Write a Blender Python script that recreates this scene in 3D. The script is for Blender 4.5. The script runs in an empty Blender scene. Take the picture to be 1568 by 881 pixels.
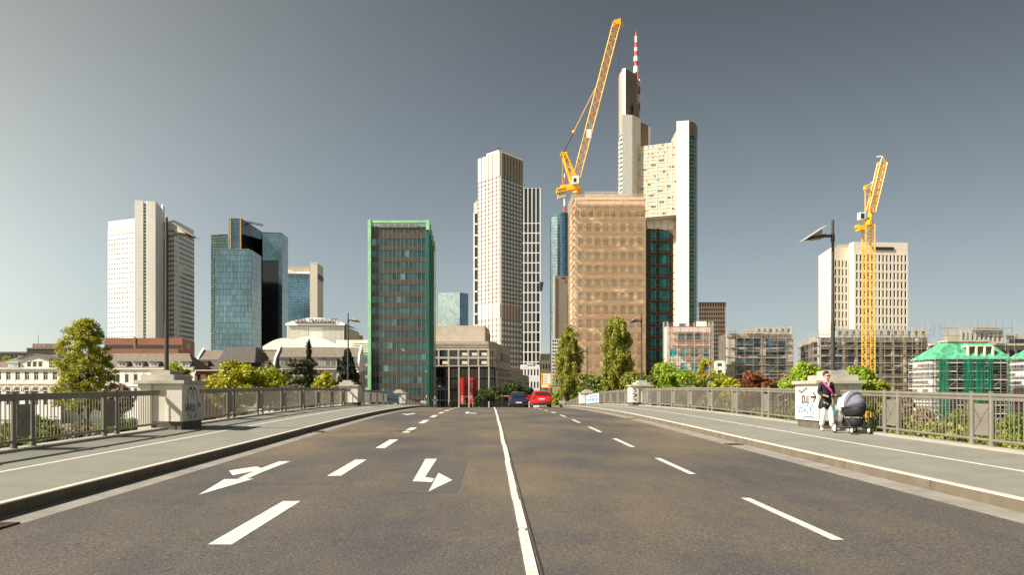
import bpy, bmesh, math, random
import numpy as np
from mathutils import Vector, Matrix
R = math.radians
S = bpy.context.scene
# ------------------------------------------------------------------ camera
F = 1220.0; EYE = 1.70; VX = 750.0; HY = 602.0      # focal length in photo pixels, eye height, vanishing point
cam_d = bpy.data.cameras.new('camera'); cam = bpy.data.objects.new('camera', cam_d)
S.collection.objects.link(cam); S.camera = cam
cam.location = (0, 0, EYE); cam.rotation_euler = (R(90), 0, 0)
cam_d.sensor_width = 36; cam_d.lens = F/1568*36
cam_d.shift_x = (784-VX)/1568; cam_d.shift_y = (HY-440.5)/1568
cam_d.clip_start = .1; cam_d.clip_end = 9000
# ------------------------------------------------------------------ world, sun, exposure
SUN_EL, SUN_SIDE = R(41), R(24)                     # sun from the left, a little behind the camera
sd = Vector((-math.cos(SUN_EL)*math.cos(SUN_SIDE), -math.cos(SUN_EL)*math.sin(SUN_SIDE), math.sin(SUN_EL)))
W = bpy.data.worlds.new('World'); S.world = W; W.use_nodes = True
nt = W.node_tree; nt.nodes.clear()
sky = nt.nodes.new('ShaderNodeTexSky'); sky.sky_type = 'NISHITA'; sky.sun_disc = False
sky.sun_elevation = SUN_EL; sky.sun_rotation = math.atan2(sd.x, sd.y)
sky.air_density = 1.0; sky.dust_density = .4; sky.ozone_density = 1.0; sky.altitude = 0
hs = nt.nodes.new('ShaderNodeHueSaturation'); hs.inputs['Saturation'].default_value = .38
tint = nt.nodes.new('ShaderNodeMix'); tint.data_type = 'RGBA'; tint.blend_type = 'MULTIPLY'; tint.inputs[0].default_value = 1

bg = nt.nodes.new('ShaderNodeBackground'); bg.inputs[1].default_value = .044
wo = nt.nodes.new('ShaderNodeOutputWorld')
tcw = nt.nodes.new('ShaderNodeTexCoord'); sepw = nt.nodes.new('ShaderNodeSeparateXYZ'); nt.links.new(tcw.outputs['Generated'], sepw.inputs[0])
def wmr(sock, a, b, c, d, smooth=True):
    m = nt.nodes.new('ShaderNodeMapRange'); m.interpolation_type = 'SMOOTHSTEP' if smooth else 'LINEAR'
    for i, v in zip((1, 2, 3, 4), (a, b, c, d)): m.inputs[i].default_value = v
    nt.links.new(sock, m.inputs[0]); return m.outputs[0]
def wmul(a, b):
    m = nt.nodes.new('ShaderNodeMath'); m.operation = 'MULTIPLY'; nt.links.new(a, m.inputs[0]); nt.links.new(b, m.inputs[1]); return m.outputs[0]
# thin spring haze: paler towards the horizon and towards the sun (left), deeper away from it; overhead dimmed to cut fill light
dt = nt.nodes.new('ShaderNodeVectorMath'); dt.operation = 'DOT_PRODUCT'; nt.links.new(tcw.outputs['Generated'], dt.inputs[0]); dt.inputs[1].default_value = sd
near_sun = wmr(dt.outputs['Value'], -.15, .62, 0, 1)
fz = wmul(wmul(wmul(wmr(sepw.outputs[2], 0, .48, 1.14, .50, False), wmr(sepw.outputs[2], .48, 1.0, 1.0, .30, False)), wmr(near_sun, 0, 1, .93, 2.5, False)), wmr(sepw.outputs[0], -.05, .55, 1.06, .86, False))
tm = nt.nodes.new('ShaderNodeMix'); tm.data_type = 'RGBA'; nt.links.new(near_sun, tm.inputs[0]); tm.inputs[6].default_value = (.93, 1.0, 1.0, 1); tm.inputs[7].default_value = (1.07, .975, .74, 1)
hz = nt.nodes.new('ShaderNodeVectorMath'); hz.operation = 'SCALE'; nt.links.new(hs.outputs[0], hz.inputs[0]); nt.links.new(fz, hz.inputs['Scale'])
nt.links.new(sky.outputs[0], hs.inputs['Color']); nt.links.new(hz.outputs[0], tint.inputs[6]); nt.links.new(tm.outputs[2], tint.inputs[7])
nt.links.new(tint.outputs[2], bg.inputs[0]); nt.links.new(bg.outputs[0], wo.inputs[0])
sl = bpy.data.lights.new('sun', 'SUN'); sun = bpy.data.objects.new('sun', sl); S.collection.objects.link(sun)
sl.energy = 5.0; sl.angle = R(.5); sl.color = (1.0, .915, .79)
sun.rotation_euler = sd.to_track_quat('Z', 'Y').to_euler()
vs = S.view_settings; vs.view_transform = 'Standard'; vs.look = 'None'; vs.gamma = 1; vs.exposure = 1.02
vs.use_curve_mapping = False
S.cycles.max_bounces = 5; S.cycles.transparent_max_bounces = 12
# ------------------------------------------------------------------ materials
def mat(name, rgb, rough=.75, metal=0, var=.12, scale=.6, isl=0, bump=0, bscale=8, spec=.5, alpha=1, transl=0, streak=1):
    m = bpy.data.materials.new(name); m.use_nodes = True; n = m.node_tree.nodes; L = m.node_tree.links
    b = n['Principled BSDF']; b.inputs['Roughness'].default_value = rough; b.inputs['Metallic'].default_value = metal
    b.inputs['Specular IOR Level'].default_value = spec
    geo = n.new('ShaderNodeNewGeometry'); tc = n.new('ShaderNodeMapping'); L.new(geo.outputs['Position'], tc.inputs[0])
    tc.inputs['Scale'].default_value = (1, 1, streak)
    nz = n.new('ShaderNodeTexNoise'); nz.inputs['Scale'].default_value = scale; nz.inputs['Detail'].default_value = 6
    L.new(tc.outputs[0], nz.inputs['Vector'])
    mr = n.new('ShaderNodeMapRange'); mr.inputs[1].default_value = .3; mr.inputs[2].default_value = .7
    mr.inputs[3].default_value = 1-var; mr.inputs[4].default_value = 1+var; L.new(nz.outputs[0], mr.inputs[0])
    fac = mr.outputs[0]
    if isl:
        oi = n.new('ShaderNodeObjectInfo')
        a = n.new('ShaderNodeMath'); a.operation = 'ADD'; L.new(geo.outputs['Random Per Island'], a.inputs[0]); L.new(oi.outputs['Random'], a.inputs[1])
        fr = n.new('ShaderNodeMath'); fr.operation = 'FRACT'; L.new(a.outputs[0], fr.inputs[0])
        m2 = n.new('ShaderNodeMapRange'); m2.inputs[3].default_value = 1-isl; m2.inputs[4].default_value = 1+isl; L.new(fr.outputs[0], m2.inputs[0])
        mu = n.new('ShaderNodeMath'); mu.operation = 'MULTIPLY'; L.new(fac, mu.inputs[0]); L.new(m2.outputs[0], mu.inputs[1]); fac = mu.outputs[0]
    vm = n.new('ShaderNodeVectorMath'); vm.operation = 'SCALE'; vm.inputs[0].default_value = rgb
    L.new(fac, vm.inputs['Scale']); L.new(vm.outputs[0], b.inputs['Base Color'])
    if bump:
        nb = n.new('ShaderNodeTexNoise'); nb.inputs['Scale'].default_value = bscale; nb.inputs['Detail'].default_value = 5
        L.new(geo.outputs['Position'], nb.inputs['Vector'])
        bp = n.new('ShaderNodeBump'); bp.inputs['Strength'].default_value = bump; L.new(nb.outputs[0], bp.inputs['Height']); L.new(bp.outputs[0], b.inputs['Normal'])
    out = n['Material Output']
    if transl:
        tr = n.new('ShaderNodeBsdfTranslucent'); L.new(vm.outputs[0], tr.inputs[0])
        mx = n.new('ShaderNodeMixShader'); mx.inputs[0].default_value = transl
        L.new(b.outputs[0], mx.inputs[1]); L.new(tr.outputs[0], mx.inputs[2]); L.new(mx.outputs[0], out.inputs[0])
    if alpha < 1:
        tp = n.new('ShaderNodeBsdfTransparent'); mx = n.new('ShaderNodeMixShader'); mx.inputs[0].default_value = alpha
        L.new(tp.outputs[0], mx.inputs[1])
        src = out.inputs[0].links[0].from_socket if out.inputs[0].links else b.outputs[0]
        L.new(src, mx.inputs[2]); L.new(mx.outputs[0], out.inputs[0])
    return m
def panelmat(name, rgb, sx, sz, line=.7, rough=.5, var=.06):
    """cladding: a grid of thin joints every sx metres across and sz metres up"""
    m = mat(name, rgb, rough, 0, var, .15, streak=.3); n = m.node_tree.nodes; L = m.node_tree.links
    geo = n.new('ShaderNodeNewGeometry'); sp = n.new('ShaderNodeSeparateXYZ'); L.new(geo.outputs['Position'], sp.inputs[0])
    def lines(sock, step, w):
        a = n.new('ShaderNodeMath'); a.operation = 'DIVIDE'; a.inputs[1].default_value = step; L.new(sock, a.inputs[0])
        f = n.new('ShaderNodeMath'); f.operation = 'FRACT'; L.new(a.outputs[0], f.inputs[0])
        g = n.new('ShaderNodeMath'); g.operation = 'LESS_THAN'; g.inputs[1].default_value = w; L.new(f.outputs[0], g.inputs[0]); return g.outputs[0]
    ad = n.new('ShaderNodeMath'); ad.operation = 'MAXIMUM'
    L.new(lines(sp.outputs[0], sx, .06), ad.inputs[0]); L.new(lines(sp.outputs[2], sz, .06), ad.inputs[1])
    mr = n.new('ShaderNodeMapRange'); mr.inputs[3].default_value = 1; mr.inputs[4].default_value = line; L.new(ad.outputs[0], mr.inputs[0])
    b = n['Principled BSDF']; src = b.inputs['Base Color'].links[0].from_socket
    v = n.new('ShaderNodeVectorMath'); v.operation = 'SCALE'; L.new(src, v.inputs[0]); L.new(mr.outputs[0], v.inputs['Scale']); L.new(v.outputs[0], b.inputs['Base Color'])
    return m
M = {}
M['alu'] = panelmat('white_aluminium_cladding', (0.78, 0.745, 0.68), 3.2, 4.3, .86)
M['alu_plain'] = mat('white_cladding', (0.76, 0.73, 0.67), .5, var=.05)
M['white'] = mat('white_render', (0.68, 0.665, 0.63), .8, var=.07, scale=.3, streak=.4)
M['cream'] = mat('cream_stone', (0.66, 0.59, 0.49), .8, var=.08)
M['beige'] = mat('beige_concrete', (0.45, 0.4, 0.33), .85, var=.12, scale=.4, bump=.1)
M['concrete'] = mat('grey_concrete', (0.33, 0.3, 0.25), .85, var=.18, scale=.5, bump=.1)
M['dconcrete'] = mat('dark_concrete', (.13, .115, .10), .85, var=.25, scale=.5)
M['stone'] = mat('weathered_stone', (0.36, 0.335, 0.28), .9, var=.22, scale=2.2, bump=.35, bscale=25)
M['stonepaint'] = mat('painted_pedestal', (0.55, 0.51, 0.44), .85, var=.10, scale=1.5, bump=.15, bscale=25, streak=.4)
M['plinth'] = mat('brown_stone_plinth', (0.1, 0.083, 0.068), .9, var=.25, scale=4, bump=.3, bscale=20)
M['roof'] = mat('weathered_slate_roof', (0.155, 0.13, 0.1), .85, var=.25, scale=1.5, bump=.2)
M['droof'] = mat('dark_slate_roof', (.075, .065, .06), .8, var=.25, scale=1.5)
M['brick'] = mat('red_brown_cladding', (.24, .085, .045), .7, var=.12, scale=.3)
M['rail'] = mat('railing_paint', (0.165, 0.148, 0.12), .55, var=.12, scale=3, bump=.05)
M['dark'] = mat('dark_metal', (.035, .032, .030), .5, .3, var=.15)
M['black'] = mat('black_rubber', (.012, .012, .012), .7, var=.1)
M['lampmetal'] = mat('lamp_post_paint', (.055, .048, .042), .5, .3, var=.2, scale=3)
M['lampgold'] = mat('lamp_glass_cover', (.45, .32, .10), .3, var=.1)
M['galv'] = mat('galvanised_steel', (0.52, 0.5, 0.47), .5, .4, var=.15)
M['bluesteel'] = mat('blue_scaffold_paint', (.06, .16, .34), .5, var=.2)
M['rust'] = mat('red_toeboard', (.40, .12, .06), .7, var=.2)
M['plank'] = mat('scaffold_deck_planks', (.40, .32, .23), .8, var=.2)
M['yellow'] = mat('yellow_crane_paint', (.80, .40, .02), .4, var=.10, scale=2)
M['offwhite'] = mat('off_white_paint', (.72, .70, .66), .4, var=.06)
M['redpaint'] = mat('red_mast_paint', (.55, .06, .03), .5, var=.1)
M['whitepaint'] = mat('white_mast_paint', (.75, .73, .70), .5, var=.08)
M['net'] = mat('tan_scaffold_net', (0.7, 0.49, 0.3), .9, var=.12, scale=.5, alpha=.30, transl=.35)
M['gnet'] = mat('green_scaffold_net', (0.02, 0.3, 0.17), .8, var=.30, scale=.8, alpha=.62, transl=.4, streak=.25)
M['groof'] = mat('green_roof_sheeting', (0.07, 0.31, 0.17), .8, var=.5, scale=1.1)
M['copper'] = mat('green_copper_frame', (.27, .52, .30), .6, var=.15, scale=.5)
M['teal_clad'] = mat('teal_glass_cladding', (0.008, 0.115, 0.09), .25, .2, var=.35, scale=.25, streak=.3)
M['spandrel'] = mat('bronze_spandrel', (0.072, 0.066, 0.058), .45, .3, var=.18, scale=.6)
M['g_dark'] = mat('dark_window_glass', (.022, .028, .034), .07, 0, var=.1, isl=.6)
M['g_mix'] = mat('window_glass', (.10, .12, .125), .10, .2, var=.2, isl=.7)
M['g_sky'] = mat('pale_blue_glass', (.30, .38, .40), .12, .5, var=.15, isl=.2, scale=.1)
M['g_shade_blue'] = mat('shaded_face_blue_glass', (.20, .29, .33), .12, .4, var=.2, isl=.2, scale=.1)  # shade of the ribbed tower's right face mixed into this blue glass
M['g_tower'] = mat('dark_teal_office_glass', (0.028, 0.075, 0.088), .10, .35, var=.3, isl=.35, scale=.2)
M['g_sunlit'] = mat('sunlit_face_grey_glass', (.42, .42, .39), .3, .1, var=.1, isl=.2)  # paler copy for the ribbed tower's sunlit left face
M['g_teal'] = mat('teal_glass', (0.11, 0.19, 0.24), .12, .6, var=.30, isl=.22, scale=.04)
M['g_blue'] = mat('blue_glass', (.10, .20, .28), .12, .6, var=.25, isl=.22, scale=.05)
M['g_black'] = mat('black_glass', (.010, .014, .017), .10, 0, var=.3, isl=.5, scale=.06)
M['g_green'] = mat('green_tinted_glass', (.05, .17, .12), .15, .3, var=.3, isl=.5)
M['g_cyan'] = mat('turquoise_protective_film', (.01, .36, .38), .35, 0, var=.3, isl=.4, scale=.5)
M['g_slate'] = mat('slate_blue_glass', (.085, .165, .19), .10, .5, var=.3, isl=.28, scale=.2)
M['g_pale'] = mat('pale_window_strip', (0.22, 0.25, 0.235), .3, .2, var=.1, isl=.3)
M['gold_pane'] = mat('sunscreened_beige_glass', (0.55, 0.46, 0.35), .35, .1, var=.08, isl=.16)
M['gold'] = mat('gold_edge_trim', (.62, .42, .20), .4, .3, var=.1)
M['brownclad'] = mat('brown_cladding', (.19, .135, .085), .5, .2, var=.14, scale=.15, streak=.2)
M['taupe'] = panelmat('taupe_cladding', (.36, .29, .22), 6, 3.6, .8)
M['facade_beige'] = mat('beige_cladding', (0.5, 0.42, 0.32), .6, var=.08, isl=.12)
M['paint'] = mat('white_road_paint', (0.55, 0.54, 0.5), .7, var=.16, scale=5, bump=.1, bscale=60)
def worn(m, dark=(.11, .10, .085, 1), lo=.56, hi=.70):
    n = m.node_tree.nodes; L = m.node_tree.links; b = n['Principled BSDF']; src = b.inputs['Base Color'].links[0].from_socket
    g = n.new('ShaderNodeNewGeometry'); f = None
    for sc, l_, h_ in ((14, lo, hi), (2.2, .55, .80)):
        z = n.new('ShaderNodeTexNoise'); z.inputs['Scale'].default_value = sc; z.inputs['Detail'].default_value = 6; z.inputs['Roughness'].default_value = .7; L.new(g.outputs['Position'], z.inputs['Vector'])
        r = n.new('ShaderNodeMapRange'); r.inputs[1].default_value = l_; r.inputs[2].default_value = h_; r.inputs[4].default_value = .9 if sc > 5 else .35; L.new(z.outputs[0], r.inputs[0])
        if f is None: f = r.outputs[0]
        else: q = n.new('ShaderNodeMath'); q.operation = 'MAXIMUM'; L.new(f, q.inputs[0]); L.new(r.outputs[0], q.inputs[1]); f = q.outputs[0]
    x = n.new('ShaderNodeMix'); x.data_type = 'RGBA'; L.new(f, x.inputs[0]); L.new(src, x.inputs[6]); x.inputs[7].default_value = dark; L.new(x.outputs[2], b.inputs['Base Color'])
worn(M['paint'])
M['kerb'] = mat('granite_kerb', (0.125, 0.102, 0.072), .85, var=.20, scale=2.5, bump=.2, bscale=30)
M['kerbtop'] = mat('pale_kerb_edge', (0.5, 0.46, 0.39), .8, var=.12, scale=4)
M['gutter'] = mat('gutter_concrete', (0.22, 0.205, 0.18), .85, var=.20, scale=1.8, bump=.2, bscale=30)
M['patch'] = mat('newer_asphalt', (0.068, 0.063, 0.06), .8, var=.22, scale=25, bump=.4, bscale=90)
M['iron'] = mat('cast_iron', (.07, .05, .04), .7, .3, var=.3, scale=10)
M['graffiti_black'] = mat('black_spray', (.02, .02, .03), .6)
M['graffiti_blue'] = mat('blue_spray', (.05, .20, .42), .6)
M['graffiti_navy'] = mat('navy_spray', (.03, .05, .16), .6)
M['graffiti_red'] = mat('pale_red_spray', (.55, .18, .14), .7)
M['bark'] = mat('bark', (.07, .05, .035), .9, var=.3, scale=4, bump=.4)
M['l_spring'] = mat('spring_green_leaves', (0.31, 0.35, 0.02), .6, var=.25, scale=.8, isl=.35, transl=.45)
M['l_yellow'] = mat('yellow_green_leaves', (0.38, 0.36, 0.018), .6, var=.2, scale=.8, isl=.30, transl=.35)
M['l_mid'] = mat('mid_green_leaves', (0.15, 0.19, 0.02), .6, var=.3, scale=.8, isl=.4, transl=.3)
M['l_fresh'] = mat('fresh_green_leaves', (0.27, 0.37, 0.028), .6, var=.2, scale=.8, isl=.3, transl=.35)
M['l_olive'] = mat('olive_leaves', (0.22, 0.23, 0.025), .6, var=.3, scale=.8, isl=.4, transl=.3)
M['l_meta'] = mat('fresh_conifer_needles', (0.36, 0.35, 0.03), .6, var=.25, scale=.8, isl=.35, transl=.35)
M['l_poplar'] = mat('young_poplar_leaves', (0.28, 0.28, 0.032), .6, var=.25, scale=.8, isl=.35, transl=.4)
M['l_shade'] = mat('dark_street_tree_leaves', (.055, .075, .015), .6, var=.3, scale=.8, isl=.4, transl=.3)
M['l_dark'] = mat('dark_conifer_needles', (.022, .032, .010), .8, var=.3, scale=.8, isl=.5, transl=.1)
M['l_cedar'] = mat('grey_green_needles', (0.1, 0.1, 0.05), .8, var=.3, scale=.8, isl=.4, transl=.1)
M['l_rust'] = mat('copper_leaves', (0.22, 0.08, 0.028), .7, var=.3, scale=.8, isl=.4, transl=.25)
M['twig'] = mat('bare_twigs', (0.24, 0.17, 0.1), .8, var=.3, isl=.4)

def asphalt():
    m = bpy.data.materials.new('worn_asphalt'); m.use_nodes = True; n = m.node_tree.nodes; L = m.node_tree.links
    b = n['Principled BSDF']; b.inputs['Roughness'].default_value = .78; b.inputs['Specular IOR Level'].default_value = .35
    geo = n.new('ShaderNodeNewGeometry')
    def noise(scale, sc=(1, 1, 1), det=6, rough=.55):
        mp = n.new('ShaderNodeMapping'); mp.inputs['Scale'].default_value = sc; L.new(geo.outputs['Position'], mp.inputs[0])
        z = n.new('ShaderNodeTexNoise'); z.inputs['Scale'].default_value = scale; z.inputs['Detail'].default_value = det; z.inputs['Roughness'].default_value = rough
        L.new(mp.outputs[0], z.inputs['Vector']); return z.outputs[0]
    def mix(f, a, c, lo, hi):
        mr = n.new('ShaderNodeMapRange'); mr.inputs[1].default_value = lo; mr.inputs[2].default_value = hi; L.new(f, mr.inputs[0])
        x = n.new('ShaderNodeMix'); x.data_type = 'RGBA'; L.new(mr.outputs[0], x.inputs[0])
        for s, v in ((x.inputs[6], a), (x.inputs[7], c)):
            if isinstance(v, tuple): s.default_value = v
            else: L.new(v, s)
        return x.outputs[2]
    c = mix(noise(.36, (.7, .32, 1), 6, .6), (.058, .056, .060, 1), (.142, .113, .074, 1), .38, .62)
    c = mix(noise(2.3, (1, .16, 1), 6, .6), c, (.104, .088, .066, 1), .46, .8)
    c = mix(noise(.16, (1, .6, 1), 5, .6), (.052, .052, .058, 1), c, .34, .52)
    sy = n.new('ShaderNodeSeparateXYZ'); L.new(geo.outputs['Position'], sy.inputs[0])     # darker, bluer asphalt nearest the camera, frayed edge
    nn = noise(.5, (.5, 1, 1), 5, .6); ad = n.new('ShaderNodeMath'); ad.operation = 'MULTIPLY_ADD'; L.new(nn, ad.inputs[0]); ad.inputs[1].default_value = 9; L.new(sy.outputs[1], ad.inputs[2])
    c2 = mix(noise(1.1, (1, .5, 1), 6, .6), (.058, .056, .062, 1), (.096, .084, .066, 1), .40, .70)
    c = mix(ad.outputs[0], c2, c, 10.5, 19)
    g = mix(noise(30, (1, 1, 1), 5, .85), (.34, .34, .37, 1), (1.85, 1.8, 1.66, 1), .36, .66)
    mm = n.new('ShaderNodeMix'); mm.data_type = 'RGBA'; mm.blend_type = 'MULTIPLY'; mm.inputs[0].default_value = 1; L.new(c, mm.inputs[6]); L.new(g, mm.inputs[7])
    # pale aggregate specks
    v = n.new('ShaderNodeTexVoronoi'); v.inputs['Scale'].default_value = 30; L.new(geo.outputs['Position'], v.inputs['Vector'])
    lt = n.new('ShaderNodeMath'); lt.operation = 'LESS_THAN'; lt.inputs[1].default_value = .16; L.new(v.outputs['Distance'], lt.inputs[0])
    sp = n.new('ShaderNodeSeparateColor'); L.new(v.outputs['Color'], sp.inputs[0])
    gt = n.new('ShaderNodeMath'); gt.operation = 'GREATER_THAN'; gt.inputs[1].default_value = .74; L.new(sp.outputs[0], gt.inputs[0])
    ml = n.new('ShaderNodeMath'); ml.operation = 'MULTIPLY'; L.new(lt.outputs[0], ml.inputs[0]); L.new(gt.outputs[0], ml.inputs[1])
    fin = mix(ml.outputs[0], mm.outputs[2], (.34, .31, .27, 1), 0, 1)
    L.new(fin, b.inputs['Base Color'])
    bp = n.new('ShaderNodeBump'); bp.inputs['Strength'].default_value = .5; bp.inputs['Distance'].default_value = .01; L.new(noise(95, det=3), bp.inputs['Height']); L.new(bp.outputs[0], b.inputs['Normal'])
    return m
M['asphalt'] = asphalt()
M['pave'] = mat('pavement_asphalt', (0.183, 0.182, 0.153), .85, var=.10, scale=1.2, bump=.3, bscale=90)
M['deckside'] = mat('bridge_concrete', (.30, .28, .24), .9, var=.2, bump=.2)
def groundmat():
    m = mat('park_ground', (.05, .09, .02), .95, var=.4, scale=.25); n = m.node_tree.nodes; L = m.node_tree.links
    b = n['Principled BSDF']; src = b.inputs['Base Color'].links[0].from_socket
    geo = n.new('ShaderNodeNewGeometry'); sp = n.new('ShaderNodeSeparateXYZ'); L.new(geo.outputs['Position'], sp.inputs[0])
    mr = n.new('ShaderNodeMapRange'); mr.inputs[1].default_value = 165; mr.inputs[2].default_value = 172; L.new(sp.outputs[1], mr.inputs[0])
    x = n.new('ShaderNodeMix'); x.data_type = 'RGBA'; L.new(mr.outputs[0], x.inputs[0]); L.new(src, x.inputs[6]); x.inputs[7].default_value = (.16, .145, .12, 1)
    L.new(x.outputs[2], b.inputs['Base Color']); return m
M['ground'] = groundmat()

# ------------------------------------------------------------------ object helpers
C = S.collection
def root(o):
    while o.parent: o = o.parent
    return o
def tag(o, label=None, cat=None, group=None, kind=None):
    if label: o['label'] = label
    if cat: o['category'] = cat
    if group: o['group'] = group
    if kind: o['kind'] = kind
    return o
def thing(name, label, cat, loc=(0, 0, 0), group=None, rz=0):
    o = bpy.data.objects.new(name, None); C.objects.link(o); o.location = loc; o.rotation_euler = (0, 0, rz)
    o.empty_display_size = .2
    return tag(o, label, cat, group)
def kids(o): return [c for c in bpy.data.objects if c.parent == o]
def copy_tree(o, parent=None, top=True, cmap=None):
    if cmap is None:
        cmap = {}
        for c in bpy.data.objects:
            if c.parent: cmap.setdefault(c.parent.name, []).append(c)
    c = o.copy(); C.objects.link(c); c.parent = parent
    for ch in cmap.get(o.name, []): copy_tree(ch, c, False, cmap)
    return c
class MB:
    def __init__(s): s.v = []; s.f = []; s.mi = []; s.mats = []; s.cur = 0; s.smooth = False
    def m(s, mt):
        if mt not in s.mats: s.mats.append(mt)
        s.cur = s.mats.index(mt); return s
    def add(s, vs, fs):
        k = len(s.v); s.v += [tuple(p) for p in vs]
        for f in fs: s.f.append([i+k for i in f]); s.mi.append(s.cur)
        return s
    def quad(s, a, b, c, d): return s.add([a, b, c, d], [(0, 1, 2, 3)])
    def box(s, x0, y0, z0, x1, y1, z1):
        return s.add([(x0,y0,z0),(x1,y0,z0),(x1,y1,z0),(x0,y1,z0),(x0,y0,z1),(x1,y0,z1),(x1,y1,z1),(x0,y1,z1)],
                     [(0,3,2,1),(4,5,6,7),(0,1,5,4),(1,2,6,5),(2,3,7,6),(3,0,4,7)])
    def obox(s, o, ax, ay, az):
        o, ax, ay, az = map(Vector, (o, ax, ay, az))
        P = [o, o+ax, o+ax+ay, o+ay]; P += [p+az for p in P]
        return s.add(P, [(0,3,2,1),(4,5,6,7),(0,1,5,4),(1,2,6,5),(2,3,7,6),(3,0,4,7)])
    def prism(s, pts, z0, z1):
        n = len(pts); z0s = z0 if hasattr(z0, '__len__') else [z0]*n; z1s = z1 if hasattr(z1, '__len__') else [z1]*n
        P = [(p[0], p[1], z) for p, z in zip(pts, z0s)] + [(p[0], p[1], z) for p, z in zip(pts, z1s)]
        return s.add(P, [tuple(range(n))[::-1], tuple(range(n, 2*n))] + [(i, (i+1) % n, (i+1) % n+n, i+n) for i in range(n)])
    def tube(s, a, b, r, n=6, r2=None, cap=True):
        a, b = Vector(a), Vector(b); d = b-a
        if d.length < 1e-6: return s
        d.normalize(); u = d.orthogonal().normalized(); w = d.cross(u); r2 = r if r2 is None else r2
        P = [a+(u*math.cos(t)+w*math.sin(t))*r for t in [2*math.pi*i/n for i in range(n)]]
        P += [b+(u*math.cos(t)+w*math.sin(t))*r2 for t in [2*math.pi*i/n for i in range(n)]]
        fs = [(i, (i+1) % n, (i+1) % n+n, i+n) for i in range(n)]
        if cap: fs += [tuple(range(n))[::-1], tuple(range(n, 2*n))]
        return s.add(P, fs)
    def poly(s, pts, r, n=6):
        for a, b in zip(pts, pts[1:]): s.tube(a, b, r, n)
        return s
    def sphere(s, c, r, nu=10, nv=6):
        r = r if hasattr(r, '__len__') else (r, r, r); P = []
        for j in range(nv+1):
            t = math.pi*j/nv
            for i in range(nu):
                q = 2*math.pi*i/nu; P.append((c[0]+r[0]*math.sin(t)*math.cos(q), c[1]+r[1]*math.sin(t)*math.sin(q), c[2]+r[2]*math.cos(t)))
        return s.add(P, [(j*nu+i, (j+1)*nu+i, (j+1)*nu+(i+1) % nu, j*nu+(i+1) % nu) for j in range(nv) for i in range(nu)])
    def torus(s, c, ax, R_, r, nu=18, nv=6):
        c, ax = Vector(c), Vector(ax).normalized(); u = ax.orthogonal().normalized(); w = ax.cross(u); P = []
        for i in range(nu):
            q = 2*math.pi*i/nu; d = u*math.cos(q)+w*math.sin(q)
            for j in range(nv):
                t = 2*math.pi*j/nv; P.append(c+d*(R_+r*math.cos(t))+ax*r*math.sin(t))
        return s.add(P, [(i*nv+j, ((i+1) % nu)*nv+j, ((i+1) % nu)*nv+(j+1) % nv, i*nv+(j+1) % nv) for i in range(nu) for j in range(nv)])
    def build(s, name, mt=None, parent=None, local=False, origin=None, smooth=False):
        if not s.v: return None
        me = bpy.data.meshes.new(name); o = Vector((0, 0, 0))
        if not local:
            if parent is not None: o = root(parent).location
            elif origin is not None: o = Vector(origin)
        me.from_pydata([(p[0]-o[0], p[1]-o[1], p[2]-o[2]) for p in s.v], [], s.f)
        if s.mats:
            for k in s.mats: me.materials.append(M[k] if isinstance(k, str) else k)
            me.polygons.foreach_set('material_index', s.mi)
        if mt: me.materials.append(M[mt] if isinstance(mt, str) else mt)
        if smooth: me.polygons.foreach_set('use_smooth', [True]*len(me.polygons))
        me.update()
        ob = bpy.data.objects.new(name, me); C.objects.link(ob)
        if parent is not None: ob.parent = parent
        else: ob.location = o
        return ob
def struct(name, mb, mt=None): return tag(mb.build(name, mt), kind='structure')
def U(px, D): return Vector(((px-VX)*D/F, D, 0))          # sight line px at true distance D -> ground position
def Z(py, D): return EYE+(HY-py)*D/F
G = -6.0

# ------------------------------------------------------------------ bridge profile
NODES = [(-60,-1.6),(-30,-.50),(-15,-.2),(0,0),(8,.11),(20,.27),(32,.44),(43,.53),(55,.525),(65,.46),(75,.33),(85,.10),(100,-.55),(115,-1.3),(150,-3.4),(175,-4.8),(200,-5.6),(230,-5.9),(300,-5.95),(900,-5.95)]
def rz(y):
    N = NODES
    for i in range(1, len(N)-2):
        if y <= N[i+1][0] or i == len(N)-3:
            x0, x1 = N[i][0], N[i+1][0]; p0, p1 = N[i][1], N[i+1][1]
            m0 = (p1-N[i-1][1])/(x1-N[i-1][0]); m1 = (N[i+2][1]-p0)/(N[i+2][0]-x0)
            h = x1-x0; t = max(0, min(1, (y-x0)/h))
            if y < x0: return p0+m0*(y-x0)
            return (2*t**3-3*t*t+1)*p0+(t**3-2*t*t+t)*h*m0+(-2*t**3+3*t*t)*p1+(t**3-t*t)*h*m1
CX = .39                                                    # the centre line of the road lies this far right of the camera
def px_(side, u): return CX+side*u
def gy(x, y, dz=0):                                         # where a photo ray meets the road
    lo = 3.0
    for k in range(2000):
        Yk = 3+k*.05
        if HY+(EYE-rz(Yk)-dz)*F/Yk <= y: return ((x-VX)*Yk/F, Yk)
    return ((x-VX)*100/F, 100)
YS = [-30+i*2 for i in range(0, 10)]+[-10+i for i in range(0, 130)]+[120+i*4 for i in range(0, 46)]
def strip(sec, dz=0, ys=YS):
    """cross-section list of (x, dz) swept along the bridge"""
    mb = MB(); n = len(sec)
    vs = [(x, y, rz(y)+z+dz) for y in ys for x, z in sec]
    fs = [(j*n+i, j*n+i+1, (j+1)*n+i+1, (j+1)*n+i) for j in range(len(ys)-1) for i in range(n-1)]
    return mb.add(vs, fs)
ground = MB()
ground.quad((-4000, -300, G), (4000, -300, G), (4000, 7000, G), (-4000, 7000, G))
struct('ground', ground, 'ground')
mb = strip([(CX-6.0, 0), (CX+6.0, 0)]); struct('road', mb, 'asphalt')
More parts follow.
